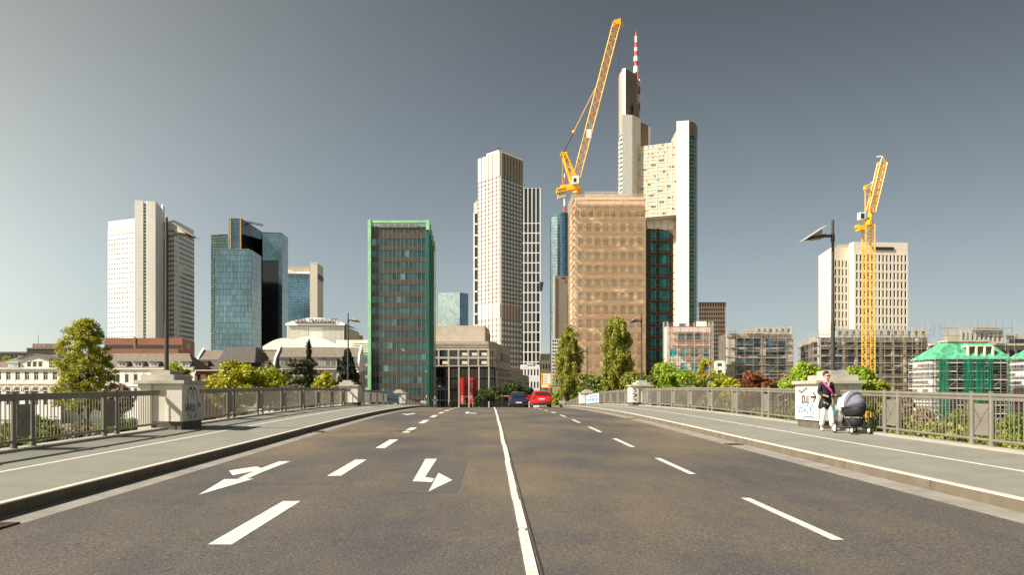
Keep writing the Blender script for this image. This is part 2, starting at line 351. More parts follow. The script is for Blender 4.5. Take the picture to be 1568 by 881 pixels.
for sgn in (-1, 1):
    a = [(px_(sgn, 6.0), .0), (px_(sgn, 6.47), .012)]
    struct('gutter', strip(a if sgn > 0 else a[::-1]), 'gutter')
    a = [(px_(sgn, 6.468), -.02), (px_(sgn, 6.475), .17)]
    struct('kerb', strip(a if sgn > 0 else a[::-1]), 'kerb')
    a = [(px_(sgn, 6.475), .17), (px_(sgn, 6.49), .182), (px_(sgn, 6.60), .184)]
    struct('kerb', strip(a if sgn > 0 else a[::-1]), 'kerbtop')
    a = [(px_(sgn, 6.60), .184), (px_(sgn, 9.98), .285)]
    struct('pavement', strip(a if sgn > 0 else a[::-1]), 'pave')
    a = [(px_(sgn, 8.28), .2385), (px_(sgn, 8.38), .2415)]
    struct('cycle_path_line', strip(a if sgn > 0 else a[::-1], ys=[y for y in YS if y < 130]), 'paint')
    a = [(px_(sgn, 9.98), .20), (px_(sgn, 9.98), .335), (px_(sgn, 10.42), .335), (px_(sgn, 10.42), -.5), (px_(sgn, 10.1), -.9), (px_(sgn, 10.1), -1.3), (px_(sgn, 0), -1.3)]
    struct('bridge_edge', strip(a if sgn > 0 else a[::-1], ys=[y for y in YS if y < 220]), 'deckside')
# kerb joints and gutter grates
mb = MB()
for sgn in (-1, 1):
    for y in range(6, 70, 3):
        x = px_(sgn, 6.471); z = rz(y+.4)
        mb.box(min(x, x-sgn*.002), y+.4, z+.01, max(x, x-sgn*.002), y+.412, z+.17)
mb.build('kerb_joints', 'iron'); tag(bpy.data.objects['kerb_joints'], kind='structure')
for i, (sgn, y) in enumerate([(-1, 9.3), (1, 9.2), (1, 21.6), (-1, 27), (1, 37)]):
    z = rz(y)+.012; g = thing('gutter_grate', ['slotted iron grate in the left gutter nearest the photographer', 'slotted iron grate in the right gutter nearest the photographer', 'iron grate in the right gutter below the pram', 'iron grate in the left gutter beyond the first pedestal', 'farthest iron grate in the right gutter'][i], 'drain', (px_(sgn, 6.22), y, z), 'drain grates along the gutters')
    b = MB()
    x = px_(sgn, 6.22)
    b.box(x-.2, y-.25, z-.01, x-.16, y+.25, z+.012); b.box(x+.16, y-.25, z-.01, x+.2, y+.25, z+.012)
    for k in range(8): b.box(x-.16, y-.25+k*.066, z-.01, x+.16, y-.25+k*.066+.035, z+.010)
    b.build('grate_bars', 'iron', g)
# road markings (dashes of 3 m every 6 m)
def flat(pts, dz=.004):
    b = MB(); P = [(x, y, rz(y)+dz) for x, y in pts]; b.add(P, [tuple(range(len(P)))]); return b
def dash(x0, x1, y0, y1, dz=.004, n=4):
    b = MB()
    for i in range(n):
        a, c = y0+(y1-y0)*i/n, y0+(y1-y0)*(i+1)/n
        b.quad((x0, a, rz(a)+dz), (x1, a, rz(a)+dz), (x1, c, rz(c)+dz), (x0, c, rz(c)+dz))
    return b
for k in range(-1, 16):
    y0 = 8.3+6.08*k
    struct('lane_dash', dash(CX-3.33, CX-3.08, y0, y0+3.03), 'paint')
    y0 = 8.55+6.12*k
    struct('lane_dash', dash(CX+3.28, CX+3.41, y0, y0+3.1), 'paint')
random.seed(4)
mb = MB(); mb.m('paint')
y = 2.0
while y < 120:
    w = random.uniform(.100, .108); ln = random.uniform(.6, 2.4)
    if random.random() < .16: w *= .6; ln = .12
    x0 = CX-.07+random.uniform(0, .02); y1 = min(y+ln, 120)
    mb.prism([(x0, y), (x0+w, y), (x0+w+random.uniform(-.006, .006), y1), (x0+random.uniform(-.003, .004), y1)], [rz(y)+.001]*2+[rz(y1)+.001]*2, [rz(y)+.014]*2+[rz(y1)+.014]*2)
    y = y1+(random.uniform(.02, .06) if random.random() < .35 else .004)
struct('centre_line', mb)
mb = MB()
for i in range(118):
    a, c = 2+i, 3+i; j = lambda t: .004*math.sin(t*3.1)
    mb.quad((CX+.070+j(a), a, rz(a)+.005), (CX+.088+j(a), a, rz(a)+.005), (CX+.088+j(c), c, rz(c)+.005), (CX+.070+j(c), c, rz(c)+.005))
struct('centre_dark_strip', mb, 'dark')  # narrow dark strip along the right edge of the centre line
pat = [gy(*p) for p in [(595,757),(607,742),(618,733),(630,718),(641,706),(668,705),(692,706.5),(716,706),(712,722),(705,738),(700,756),(672,755),(648,757),(620,755.5)]]
struct('asphalt_patch', flat(pat, .003), 'patch')
arr1 = [(651.5,704),(669,704),(651,732),(665.5,734.5),(671.5,725.5),(692.8,736.5),(656,754.5),(661,740),(632,738.5)]
arr = [gy(*p) for p in arr1]
b = MB(); P = [(x, y, rz(y)+.0065) for x, y in arr]
b.add(P, [(0,1,2,8), (2,3,7,8), (4,5,6)]); struct('turn_arrow', b, 'paint')
A2 = lambda l: [gy(290+x/4.383, 680+y/4.383) for x, y in l]
for nm, pl in (('straight_arrow', [(60,348),(235,240),(325,235),(450,180),(600,122),(678,120),(480,205),(380,238),(432,238)]),):
    pass
b = MB()
for pl in ([(600,122),(678,120),(480,196),(385,240),(325,236),(430,186)], [(60,348),(235,240),(432,238)], [(265,182),(410,160),(450,155),(490,168),(430,186),(290,215)]):
    q = A2(pl); b.add([(x, y, rz(y)+.0045) for x, y in q], [tuple(range(len(q)))])
struct('lane_arrow', b, 'paint')
b = MB()
A3 = lambda l: [gy(560+x/7.84, 590+y/7.84) for x, y in l]
for pl in ([(430,347),(500,349),(600,338),(580,350),(520,358),(490,362)],): q = A3(pl); b.add([(x, y, rz(y)+.0045) for x, y in q], [tuple(range(len(q)))])
struct('lane_arrow', b, 'paint')
b = MB()
for pl in ([(1200,324),(1250,324),(1235,345),(1195,345)], [(1250,336),(1335,338),(1330,345),(1250,345)]): q = A3(pl); b.add([(x, y, rz(y)+.0045) for x, y in q], [tuple(range(len(q)))])
struct('turn_arrow', b, 'paint')
b = MB()
random.seed(9)
for k in range(5):                                         # sealed transverse cracks
    y0 = [13.2, 22.5, 27.5, 31.2, 19.2][k]; xa = [-4.5, -5.3, -5.2, -.5, 1.5][k]; n = 14
    for i in range(n):
        xx = xa+i*.16; w = .012
        ya = y0+.03*math.sin(i*1.3+k); yb = y0+.03*math.sin((i+1)*1.3+k)
        b.quad((xx, ya, rz(ya)+.003), (xx+.16, yb, rz(yb)+.003), (xx+.16, yb+w, rz(yb+w)+.003), (xx, ya+w, rz(ya+w)+.003))
struct('road_cracks', b, 'dark')

b = MB(); random.seed(31)
for k in range(70):
    x = CX+random.choice((-4.6, -1.6, 1.7, 4.7))+random.gauss(0, .8); y = 5+50*random.random()**1.6; r = random.uniform(.012, .05); n = 9
    P = [(x+r*random.uniform(.6, 1.3)*math.cos(2*math.pi*i/n), y+1.6*r*random.uniform(.6, 1.3)*math.sin(2*math.pi*i/n)) for i in range(n)]
    b.add([(p, q, rz(q)+.0035) for p, q in P], [tuple(range(n))])
struct('road_stains', b, 'plinth')
# ------------------------------------------------------------------ pedestals, lamps
PED_OFF = {1: 0.0, -1: -.4}
PEDS = [24.9+31.4*k for k in range(-1, 5)]
ORD = ['nearest', 'second', 'third', 'fourth', 'fifth', 'sixth']
def squiggle(b, pts, P, r=.014):
    """flat spray line: pts in face coordinates, P maps them to the world, ribbon 3 mm proud"""
    for (a0, a1), (b0, b1) in zip(pts, pts[1:]):
        d = math.hypot(b0-a0, b1-a1) or 1; nx, nz = -(b1-a1)/d*r, (b0-a0)/d*r
        ex, ez = (b0-a0)/d*r*.5, (b1-a1)/d*r*.5
        b.add([P(a0-ex+nx, a1-ez+nz), P(b0+ex+nx, b1+ez+nz), P(b0+ex-nx, b1+ez-nz), P(a0-ex-nx, a1-ez-nz)], [(0, 1, 2, 3)])
def arcpts(cx, cz, rx, rz_, a0, a1, n=10): return [(cx+rx*math.cos(R(a0+(a1-a0)*i/n)), cz+rz_*math.sin(R(a0+(a1-a0)*i/n))) for i in range(n+1)]
def pedestal(side, i):
    yc = PEDS[i]+PED_OFF[side]; z = rz(yc)+.285
    sname = 'right' if side > 0 else 'left'
    extra = {(1, 1): 'cream stone bridge pedestal with arrow and blue tag behind the woman with the pram',
             (-1, 1): 'cream stone bridge pedestal with looping black graffiti beside the shaded railing'}.get((side, i),
             'stepped stone lamp pedestal, %s from the photographer along the %s railing' % (ORD[i], sname))
    t = thing('pedestal', extra, 'pedestal', (px_(side, 10.2), yc, z-.1), 'stone lamp pedestals along both bridge railings')
    def bx(mb, u0, u1, l, z0, z1, rough=0):
        x0, x1 = sorted((px_(side, u0), px_(side, u1))); mb.box(x0, yc-l/2, z0, x1, yc+l/2, z1)
    b = MB(); bx(b, 9.55, 10.72, 1.66, z-.12, z+.22); b.build('plinth', 'plinth', t)
    b = MB(); bx(b, 9.50, 9.96, 1.80, z+.22, z+1.34); bx(b, 9.96, 10.42, 1.62, z+.22, z+1.34); bx(b, 10.42, 10.82, 1.80, z-2, z+1.34)
    b.build('body', 'stonepaint', t)
    b = MB(); bx(b, 9.41, 10.92, 1.98, z+1.34, z+1.45); b.build('cap', 'stone', t)
    b = MB(); bx(b, 9.82, 10.82, 1.42, z+1.45, z+1.62); bx(b, 10.02, 10.62, .98, z+1.62, z+1.76); b.build('steps', 'stone', t)
    for o in kids(t):
        if o.name.startswith(('cap', 'steps', 'plinth', 'body')):
            md = o.modifiers.new('bevel', 'BEVEL'); md.width = .012; md.segments = 2
    xf = px_(side, 9.5)-side*.003
    P = (lambda a, c: (xf, yc+.9-a, z+.22+c)) if side > 0 else (lambda a, c: (xf, yc-.9+a, z+.22+c))
    g = MB()
    if (side, i) == (1, 1):
        for pts in ([(.55,.72),(.58,.55),(.72,.52),(.76,.74)], [(.55,.72),(.70,.76),(.80,.72)], [(.62,.74),(.63,.56)], [(.80,.74),(.80,.56),(.92,.56),(.94,.74)], [(1.0,.76),(.99,.54),(1.08,.54)], [(1.1,.78),(1.1,.56)],
                    [(.30,.86),(.40,.95),(.44,.86)], [(.50,.92),(.52,.84),(.62,.9)], [(.66,.99),(.70,.88),(.78,.96)], [(.82,.98),(1.0,1.0)], [(.86,1.0),(.88,.9)]): squiggle(g, pts, P, .022)
        for pts in ([(1.25,.72),(1.62,.72)], [(1.45,.86),(1.64,.72),(1.45,.58)]): squiggle(g, pts, P, .03)
        g.build('spray_tag', 'graffiti_black', t)
        g = MB()
        for pts in ([(.22,.22),(.24,.48),(.38,.2),(.42,.50)], [(.50,.46),(.48,.24),(.60,.24)], [(.50,.36),(.60,.38)], [(.68,.44),(.70,.24),(.78,.34),(.84,.24),(.86,.44)], [(.98,.44),(.98,.24)], [(.92,.24),(1.05,.24)], [(.92,.46),(1.04,.47)], [(1.2,.50),(1.2,.22)], [(1.45,.52),(1.2,.34),(1.52,.18)], arcpts(1.1,.02,.45,.1,20,160)): squiggle(g, pts, P, .02)
        g.build('spray_tag', 'graffiti_blue', t)
    elif (side, i) == (-1, 1):
        for pts in (arcpts(.62,.55,.24,.45,70,260), arcpts(.66,.92,.12,.10,0,120), [(.78,.88),(.74,.72)], arcpts(.98,.55,.24,.45,100,-80), arcpts(.96,.92,.10,.09,80,200), [(.90,.88),(.92,.70)], [(.22,.52),(.28,.28),(.38,.5)], [(1.3,.42),(1.38,.55),(1.44,.40)], [(1.35,.50),(1.5,.48)], [(1.4,.95),(1.46,.86),(1.5,.94),(1.56,.85)], [(1.60,.9),(1.68,.95),(1.66,.6)]): squiggle(g, pts, P, .022)
        g.build('spray_tag', 'graffiti_black', t)
        g = MB()
        for pts in ([(.42,.30),(.48,.55),(.54,.28)], [(.44,.38),(.56,.40)], [(.62,.30),(.64,.52),(.74,.46),(.66,.42),(.76,.28)], [(.82,.28),(.84,.5)], [(.92,.5),(.9,.3),(1.02,.34),(1.0,.5)], [(.5,.2),(.55,.12)], [(.70,.2),(.72,.08)], [(.96,.22),(1.0,.1)]): squiggle(g, pts, P, .024)
        g.build('spray_tag', 'graffiti_navy', t)
    elif (side, i) == (1, 2):
        for pts in ([(.5,.4),(.7,.8),(.8,.5)], arcpts(.9,.6,.2,.2,0,250)): squiggle(g, pts, P, .03)
        g.build('spray_tag', 'graffiti_blue', t)
        ys = yc-.9-.003; g = MB()
        Q = lambda a, c: (px_(side, 9.5)+.02+a*.4, ys, z+.22+c)
        for pts in ([(.2,.95),(.8,.8),(.3,.7)], [(.1,.6),(.9,.55),(.2,.4),(.8,.45)], [(.5,1.0),(.5,.15),(.9,.3)], [(.2,.25),(.9,.1)]): squiggle(g, pts, Q, .028)
        g.build('spray_tag', 'graffiti_black', t)
    return t
for i in range(6):
    for side in (1, -1): pedestal(side, i)
def lamp(side, i):
    yc = PEDS[i]+PED_OFF[side]; zb = rz(yc)+.285+1.76; sname = 'right' if side > 0 else 'left'
    x = px_(side, 10.33); s = -side
    t = thing('street_lamp', 'dark steel street lamp with wedge shaped reflector head, %s along the %s railing' % (ORD[i], sname), 'street lamp', (x, yc, zb), 'street lamps on the bridge pedestals')
    H = 4.72
    b = MB(); b.tube((x, yc, zb), (x, yc, zb+.04), .13, 12); b.tube((x, yc, zb+.0), (x, yc, zb+1.5), .068, 12, .062); b.tube((x, yc, zb+1.5), (x, yc, zb+H), .052, 12, .040); b.build('post', 'lampmetal', t)
    ah = zb+H-.50
    b = MB(); b.tube((x, yc, ah-.18), (x, yc, ah+.06), .06, 10); b.obox((x, yc-.035, ah-.04), (s*.30, 0, 0), (0, .07, 0), (0, 0, .08)); b.build('arm', 'lampmetal', t)
    hx = x+s*.27
    hd = MB(); hd.add([(hx, yc-.16, ah-.05), (hx+s*.62, yc-.10, ah-.13), (hx+s*.62, yc+.10, ah-.13), (hx, yc+.16, ah-.05), (hx, yc-.16, ah+.04), (hx+s*.5, yc-.12, ah-.04), (hx+s*.5, yc+.12, ah-.04), (hx, yc+.16, ah+.04)],
          [(0,3,2,1),(4,5,6,7),(0,1,5,4),(1,2,6,5),(2,3,7,6),(3,0,4,7)])
    ho = hd.build('lamp_head', 'lampmetal', t)
    g = MB(); g.prism([(hx+s*.08, yc-.11), (hx+s*.42, yc-.09), (hx+s*.42, yc+.09), (hx+s*.08, yc+.11)], [ah-.088, ah-.132, ah-.132, ah-.088], [ah-.062, ah-.105, ah-.105, ah-.062]); g.build('lamp_glass', 'lampgold', ho)
    # tilted reflector sheet with a triangular web
    b = MB(); a0 = Vector((hx+s*.66, yc-.30, ah-.14)); a1 = Vector((hx+s*.02, yc-.30, ah+.28)); dy = Vector((0, .60, 0)); th = Vector((0, 0, .015))
    b.add([a0, a0+dy, a1+dy, a1, a0+th, a0+dy+th, a1+dy+th, a1+th], [(0,1,2,3),(7,6,5,4),(0,4,5,1),(1,5,6,2),(2,6,7,3),(3,7,4,0)])
    ro = b.build('reflector', 'galv', t)
    b = MB(); b.add([(hx+s*.50, yc-.006, ah-.05), (hx+s*.06, yc-.006, ah-.0), (hx+s*.06, yc-.006, ah+.24), (hx+s*.50, yc+.006, ah-.05), (hx+s*.06, yc+.006, ah-.0), (hx+s*.06, yc+.006, ah+.24)], [(0,1,2),(5,4,3),(0,3,4,1),(1,4,5,2),(2,5,3,0)])
    b.build('web_plate', 'galv', ro)
    return t
for i in range(1, 6):
    for side in (1, -1): lamp(side, i)

# ------------------------------------------------------------------ railings
def railing(side, k):
    off = PED_OFF[side]; y0 = PEDS[k]+.9+off; y1 = (PEDS[k+1] if k+1 < len(PEDS) else PEDS[k]+31.4)-.9+off
    base = PEDS[k]+off; shift = -1.25 if k == 0 else 0
    pairs = [base+5.65+shift+3.85*j for j in range(7)]
    if k == 0: pairs = [base+5.65+shift+3.85*j-.0 for j in range(7)]
    ym = (y0+y1)/2; sname = 'right' if side > 0 else 'left'
    tone = 'sunlit beige' if side > 0 else 'shaded grey'
    t = thing('railing', '%s metal bridge railing on the %s, %s stretch from the photographer' % (tone, sname, ORD[k]), 'railing', (px_(side, 10.2), ym, rz(ym)+.3), 'metal railings of the bridge')
    x = px_(side, 10.2); zz = lambda y: rz(y)+.335
    def tub(b, ya, yb, h, r, n=8, st=1.0):
        m = max(1, int((yb-ya)/st)); P = [(x, ya+(yb-ya)*i/m, zz(ya+(yb-ya)*i/m)+h) for i in range(m+1)]; b.poly(P, r, n)
    near = k <= 1
    b = MB(); tub(b, y0, y1, 1.08, .045, 10 if near else 6)
    m = int((y1-y0)/1.0)
    for i in range(m):
        a, c = y0+(y1-y0)*i/m, y0+(y1-y0)*(i+1)/m
        b.prism([(x-.022, a), (x+.022, a), (x+.022, c), (x-.022, c)], [zz(a)+.975]*2+[zz(c)+.975]*2, [zz(a)+1.045]*2+[zz(c)+1.045]*2)
    b.build('top_rail', 'rail', t)
    b = MB(); tub(b, y0, y1, .13, .032, 8 if near else 6); b.build('bottom_rail', 'rail', t)
    ends = [y0]
    for p in pairs:
        for q in (p-.34, p+.34):
            b = MB(); b.tube((x, q, zz(q)-.05), (x, q, zz(q)+1.15), .055, 12 if near else 6); b.tube((x, q, zz(q)+1.15), (x, q, zz(q)+1.165), .064, 12 if near else 6)
            b.tube((x, q, zz(q)-.02), (x, q, zz(q)+.04), .075, 12 if near else 6)
            b.build('post', 'rail', t)
        b = MB(); b.prism([(x-.012, p-.24), (x+.012, p-.24), (x+.012, p+.24), (x-.012, p+.24)], zz(p)+.22, zz(p)+.90)
        pl = b.build('infill_plate', 'rail', t)
        if near and p > 4 and p < 60:
            g = MB(); fx = x-side*.0145
            for seg in ([(-.24, .78), (.0, .52)], [(.0, .52), (.24, .80)], [(.02, .50), (.24, .24)]):
                (a0, c0), (a1, c1) = seg; n = 6
                for j in range(n):
                    t0 = j/n; ya = p+(a0+(a1-a0)*t0)*side; zc = zz(p)+.0+c0+(c1-c0)*t0
                    g.box(min(fx, x), min(ya, ya+side*.045), zc, max(fx, x), max(ya, ya+side*.045), zc+.016)
            g.build('slit_pattern', 'dark', pl)
        ends += [p-.34, p+.34]
    ends.append(y1)
    # balusters bay by bay
    for a, c in zip(ends[::2], ends[1::2]):
        if c-a < .3: continue
        n = max(2, int((c-a)/.142)); b = MB()
        for j in range(1, n):
            q = a+(c-a)*j/n; b.tube((x, q, zz(q)+.13), (x, q, zz(q)+.98), .0125, 6 if near else 4, cap=False)
        b.build('baluster_panel', 'rail', t)
for side in (1, -1):
    for k in range(0, 5): railing(side, k)
# banners tied to the railing
def banner(side, ya, yb, lab):
    x = px_(side, 10.2)-side*.06; z0 = rz((ya+yb)/2)+.36; t = thing('banner', lab, 'banner', (x, (ya+yb)/2, z0), 'cloth banners tied to the railings')
    b = MB(); n = 16; vs = []; 
    for i in range(n+1):
        q = ya+(yb-ya)*i/n; w = .03*math.sin(i*1.9)
        for zc in (.12, .42, .72, 1.02): vs.append((x+w*(1.1-zc), q, rz(q)+.34+zc))
    b.add(vs, [(i*4+j, (i+1)*4+j, (i+1)*4+j+1, i*4+j+1) for i in range(n) for j in range(3)])
    o = b.build('cloth', mat('banner_cloth', (.48, .58, .66), .8, var=.2, scale=2.5), t)
    sm = o.modifiers.new('thick', 'SOLIDIFY'); sm.thickness = .008
    g = MB(); Q = lambda a, c: (x-side*.045, ya+a, rz(ya+a)+.34+c)
    random.seed(int(ya))
    for j in range(7):
        a = .8+j*1.25
        if a > yb-ya-1: break
        squiggle(g, [(a, .3), (a+.1, .85), (a+.6, .8), (a+.55, .5), (a+.1, .5), (a+.65, .28)], Q, .05)
    g.build('lettering', 'graffiti_blue', t)
banner(-1, 75, 86, 'pale blue cloth banner with blue lettering on the left railing')
banner(1, 77, 87, 'pale blue cloth banner with blue lettering on the right railing')
# ================================================================== buildings
class Bld:
    def __init__(s, name, label, px, D, cat='building', group=None, z=G):
        p = U(px, D); s.t = thing(name, label, cat, (p.x, p.y, z), group); s.win = {}; s.rows = {}; s.wall = {}
    def wmb(s, mt, name='wall'):
        return s.wall.setdefault((name, mt), MB())
    def prism(s, pts, z0, z1, mt, name='wall'):
        s.wmb(mt, name).prism([(p[0], p[1]) for p in pts], z0, z1); return s
    def facade(s, A, B, z0, z1, n, m, fx=.5, fz=.5, d=.25, wm='beige', gm='g_mix', mode='each', pname='window', wname='wall', vz=.5, margin=None, mull=0):
        """piers and spandrels standing d proud of a recessed glass plane between A (left) and B (right) as seen from outside"""
        A = Vector((A[0], A[1], 0)); B = Vector((B[0], B[1], 0)); v = B-A; Lw = v.length; v.normalize(); nrm = Vector((v.y, -v.x, 0))
        cw = Lw/n; ch = (z1-z0)/m; ww = cw*fx; wh = ch*fz; e = d-.01
        W_ = s.wmb(wm, wname)
        xs = [-e]
        for i in range(n): xs += [i*cw+(cw-ww)/2, i*cw+(cw+ww)/2]
        xs.append(Lw+e)
        for i in range(0, len(xs), 2):
            W_.obox(A+v*xs[i]+Vector((0, 0, z0)), v*(xs[i+1]-xs[i]), nrm*d, (0, 0, z1-z0))
        for i in range(n):
            x0, x1 = xs[1+2*i], xs[2+2*i]; zs = [z0]
            for j in range(m): zs += [z0+j*ch+(ch-wh)*vz, z0+j*ch+(ch-wh)*vz+wh]
            zs.append(z1)
            for j in range(0, len(zs), 2):
                if zs[j+1]-zs[j] > .02: W_.obox(A+v*x0+Vector((0, 0, zs[j])), v*(x1-x0), nrm*(d-.04), (0, 0, zs[j+1]-zs[j]))
            for j in range(m):
                a = zs[1+2*j]; c = zs[2+2*j]; o = A+v*x0+nrm*.03
                q = (o+Vector((0,0,a)), o+v*(x1-x0)+Vector((0,0,a)), o+v*(x1-x0)+Vector((0,0,c)), o+Vector((0,0,c)))
                if mode == 'row': s.rows.setdefault((pname, gm, id(A), j), []).append(q)
                else: s.win.setdefault((pname, gm), []).append(((c-a)*(x1-x0)/(A.y**2), q, mull))
        return s
    def panes(s, A, B, z0, z1, n, m, gm, pname='glazing', gap=.12, dep=.06, back='g_black'):
        """curtain wall: panes in front of a dark mullion plane"""
        A = Vector((A[0], A[1], 0)); B = Vector((B[0], B[1], 0)); v = B-A; Lw = v.length; v.normalize(); nrm = Vector((v.y, -v.x, 0))
        cw = Lw/n; ch = (z1-z0)/m; b = s.wmb(gm, pname)
        for i in range(n):
            for j in range(m):
                o = A+v*(i*cw+gap/2)+nrm*dep+Vector((0, 0, z0+j*ch+gap/2))
                b.quad(o, o+v*(cw-gap), o+v*(cw-gap)+Vector((0,0,ch-gap)), o+Vector((0,0,ch-gap)))
        return s
    def band(s, A, B, z0, z1, mt, name, d=.2):
        A = Vector((A[0], A[1], 0)); B = Vector((B[0], B[1], 0)); v = B-A; nrm = Vector((v.y, -v.x, 0)).normalized()
        s.wmb(mt, name).obox(A+Vector((0,0,z0)), v, nrm*d, (0,0,z1-z0)); return s
    def done(s):
        for (name, mt), b in s.wall.items(): b.build(name, mt, s.t)
        for (pname, gm, _, _), qs in s.rows.items():
            b = MB()
            for q in qs: b.quad(*q)
            b.build(pname, gm, s.t)
        for (pname, gm), L in s.win.items():
            L.sort(key=lambda a: -a[0]); b = MB()
            lim = max(10, 96//len(s.win))
            for k, (ar, q, mull) in enumerate(L):
                if k < lim:
                    w = MB(); w.quad(*q); w.build(pname, gm, s.t)
                else: b.quad(*q)
            if b.v: tag(b.build(pname+'_grid', gm, s.t), kind='stuff')
        return s.t
def lattice(b, p0, p1, w, n, r=.08, up=(0, 1, 0), tri=False, diag=True):
    p0, p1 = Vector(p0), Vector(p1); d = p1-p0; dn = d.normalized(); u = Vector(up)-dn*Vector(up).dot(dn); u.normalize(); v = dn.cross(u)
    cs = [(-1, -1), (1, -1), (1, 1), (-1, 1)] if not tri else [(-1, -.8), (1, -.8), (0, 1)]
    k = len(cs)
    P = [[p0+d*(i/n)+u*c[0]*w/2+v*c[1]*w/2 for c in cs] for i in range(n+1)]
    for j in range(k): b.tube(P[0][j], P[n][j], r, 5)
    for i in range(n):
        for j in range(k):
            q = (j+1) % k
            if diag: b.tube(P[i][j if i % 2 else q], P[i+1][q if i % 2 else j], r*.55, 4, cap=False)
            b.tube(P[i+1][j], P[i+1][q], r*.5, 4, cap=False)
    return b
def scaffold(t, A, B, z0, z1, bay=2.5, lift=2.0, depth=1.0, off=.4, seed=1, toe='rust', pole='galv', blue=.0, top=1.0, deck='plank', dmiss=.15, r=.035):
    """one scaffold along a facade; parts: standards, decks, toe boards"""
    rnd = random.Random(seed); A = Vector((A[0], A[1], 0)); B = Vector((B[0], B[1], 0)); v = B-A; Lw = v.length; v.normalize(); nr = Vector((v.y, -v.x, 0))
    n = max(1, round(Lw/bay)); m = max(1, int((z1-z0)/lift)); s_, d_, t_, l_ = MB(), MB(), MB(), MB()
    for i in range(n+1):
        h = z1+top*rnd.uniform(.3, 1.4)
        for k in (0, 1):
            q = A+v*(Lw*i/n)+nr*(off+k*depth); (l_ if rnd.random() < blue else s_).tube((q.x, q.y, z0), (q.x, q.y, h), r*1.15, 4, cap=False)
    for j in range(1, m+1):
        z = z0+j*lift
        for i in range(n):
            a = A+v*(Lw*i/n); c = A+v*(Lw*(i+1)/n)
            if rnd.random() > dmiss: d_.obox(a+nr*(off+.08)+Vector((0,0,z)), (c-a)*.985, nr*(depth-.16), (0,0,.06))
            if rnd.random() > .25: t_.obox(a+nr*(off+depth+.03)+Vector((0,0,z+.05)), (c-a)*.985, nr*.03, (0,0,.15))
            for hh in (.55, 1.05):
                s_.tube(a+nr*(off+depth)+Vector((0,0,z+hh)), c+nr*(off+depth)+Vector((0,0,z+hh)), r*.8, 4, cap=False)
            if rnd.random() < .16: s_.tube(a+nr*(off+depth+.05)+Vector((0,0,z-lift)), c+nr*(off+depth+.05)+Vector((0,0,z)), r, 4, cap=False)
    s_.build('scaffold_standards', pole, t); d_.build('scaffold_decks', deck, t); t_.build('toe_boards', toe, t)
    if l_.v: l_.build('scaffold_props', 'bluesteel', t)

# --- white tower with two wings and a tall core (far left)
b = Bld('office_tower', 'white clad skyscraper with tall central core and horizontal window strips, leftmost of the skyline', 230, 650)
D = 650; zt = Z(334, D); zc = Z(308, D)
La, Lb = U(166, 664), U(206, 652); Ca, Cb, Cc = U(206, 647), U(238, 650), U(249, 676); Cm = U(237.5, 650)
b.prism([La, Lb, U(206, 690), U(172, 700)], G, zt, 'alu')
n_f = 27; zf0 = Z(542, D); zf1 = Z(352, D)
b.facade(La, Lb, zf0, zf1, 10, n_f-2, .72, .36, .25, 'alu_plain', 'g_pale', 'row', 'window_band')
b.facade(La, Lb, Z(351.5, D), Z(347, D), 10, 1, .72, .5, .25, 'alu_plain', 'gold', 'row', 'window_band')
b.prism([Ca, U(219.3, 648.2), U(219.3, 676), U(206, 676)], G, zc, 'alu', 'core')
b.prism([U(224.8, 648.8), Cb, Cc, U(222, 690), U(221, 676), U(219.6, 655)], G, zc-.3, 'alu', 'core')
b.prism([U(219.4, 649.5), U(224.7, 649.9), U(224.7, 654), U(219.4, 654)], G, zc-1.2, 'g_slate', 'core_window')
for k in range(46):
    z = zf0+k*(zc-zf0)/46; b.band(U(219.4, 649.4), U(224.7, 649.8), z, z+1.3, 'alu_plain', 'core_louvres', .3)
b.prism([U(249.2, 678), U(252, 690), U(250, 700), U(246, 690)], G, Z(313, 680), 'alu', 'core')
R0, R1, R2, R3 = U(252, 692), U(267, 684), U(275, 694), U(297, 728)
zr = Z(337, 684)
b.prism([R0, R1, R2, R3, U(290, 745), U(252, 712)], G, zr, 'alu')
zr0, zr1 = Z(540, 690), Z(352, 690)
b.facade(R0, R1, zr0, zr1, 4, 25, .74, .42, .22, 'alu_plain', 'g_slate', 'row', 'window_band')
b.facade(R1, R2, zr0, zr1+4, 2, 26, .8, .42, .22, 'alu_plain', 'g_sky', 'row', 'window_band')
b.facade(R2, R3, zr0, zr1, 10, 25, .80, .46, .22, 'alu_plain', 'g_dark', 'row', 'window_band')
b.prism([U(212, 655), U(220, 655), U(220, 660), U(212, 660)], zc, zc+1.5, 'dconcrete', 'roof_plant'); b.prism([U(228, 656), U(236, 656), U(236, 660), U(228, 660)], zc, zc+1, 'dconcrete', 'roof_plant')
b.done()
# --- two linked glass towers
D = 610
b = Bld('glass_tower', 'teal glass skyscraper of stepped slabs with gold edge trims, behind the lower glass block', 380, D)
zl = Z(360, 625)
P0, P1 = U(323, 625), U(349, 622)
b.prism([P0, P1, U(351, 650), U(326, 650)], G, zl, 'g_black'); b.panes(P0, P1, Z(545, D), zl-1, 9, 44, 'g_green', 'dark_glazing', .8, .1)
Q0, Q1, Q2 = U(351, 598), U(370.5, 600), U(402, 650)
zq = Z(335, 600)
b.prism([Q0, Q1, Q2, U(395, 665), U(355, 640)], G, [zq]*5 if False else zq, 'g_black', 'core')
b.panes(U(354, 598.3), U(367, 599.6), Z(400, D), zq-.5, 6, 17, 'g_teal'); b.band(U(351.6, 598), U(353.6, 598.2), Z(382, 600), zq+.4, 'gold', 'edge_trim', .5); b.band(U(367.3, 599.6), U(369.3, 599.8), Z(384, 600), zq+.4, 'gold', 'edge_trim', .5)
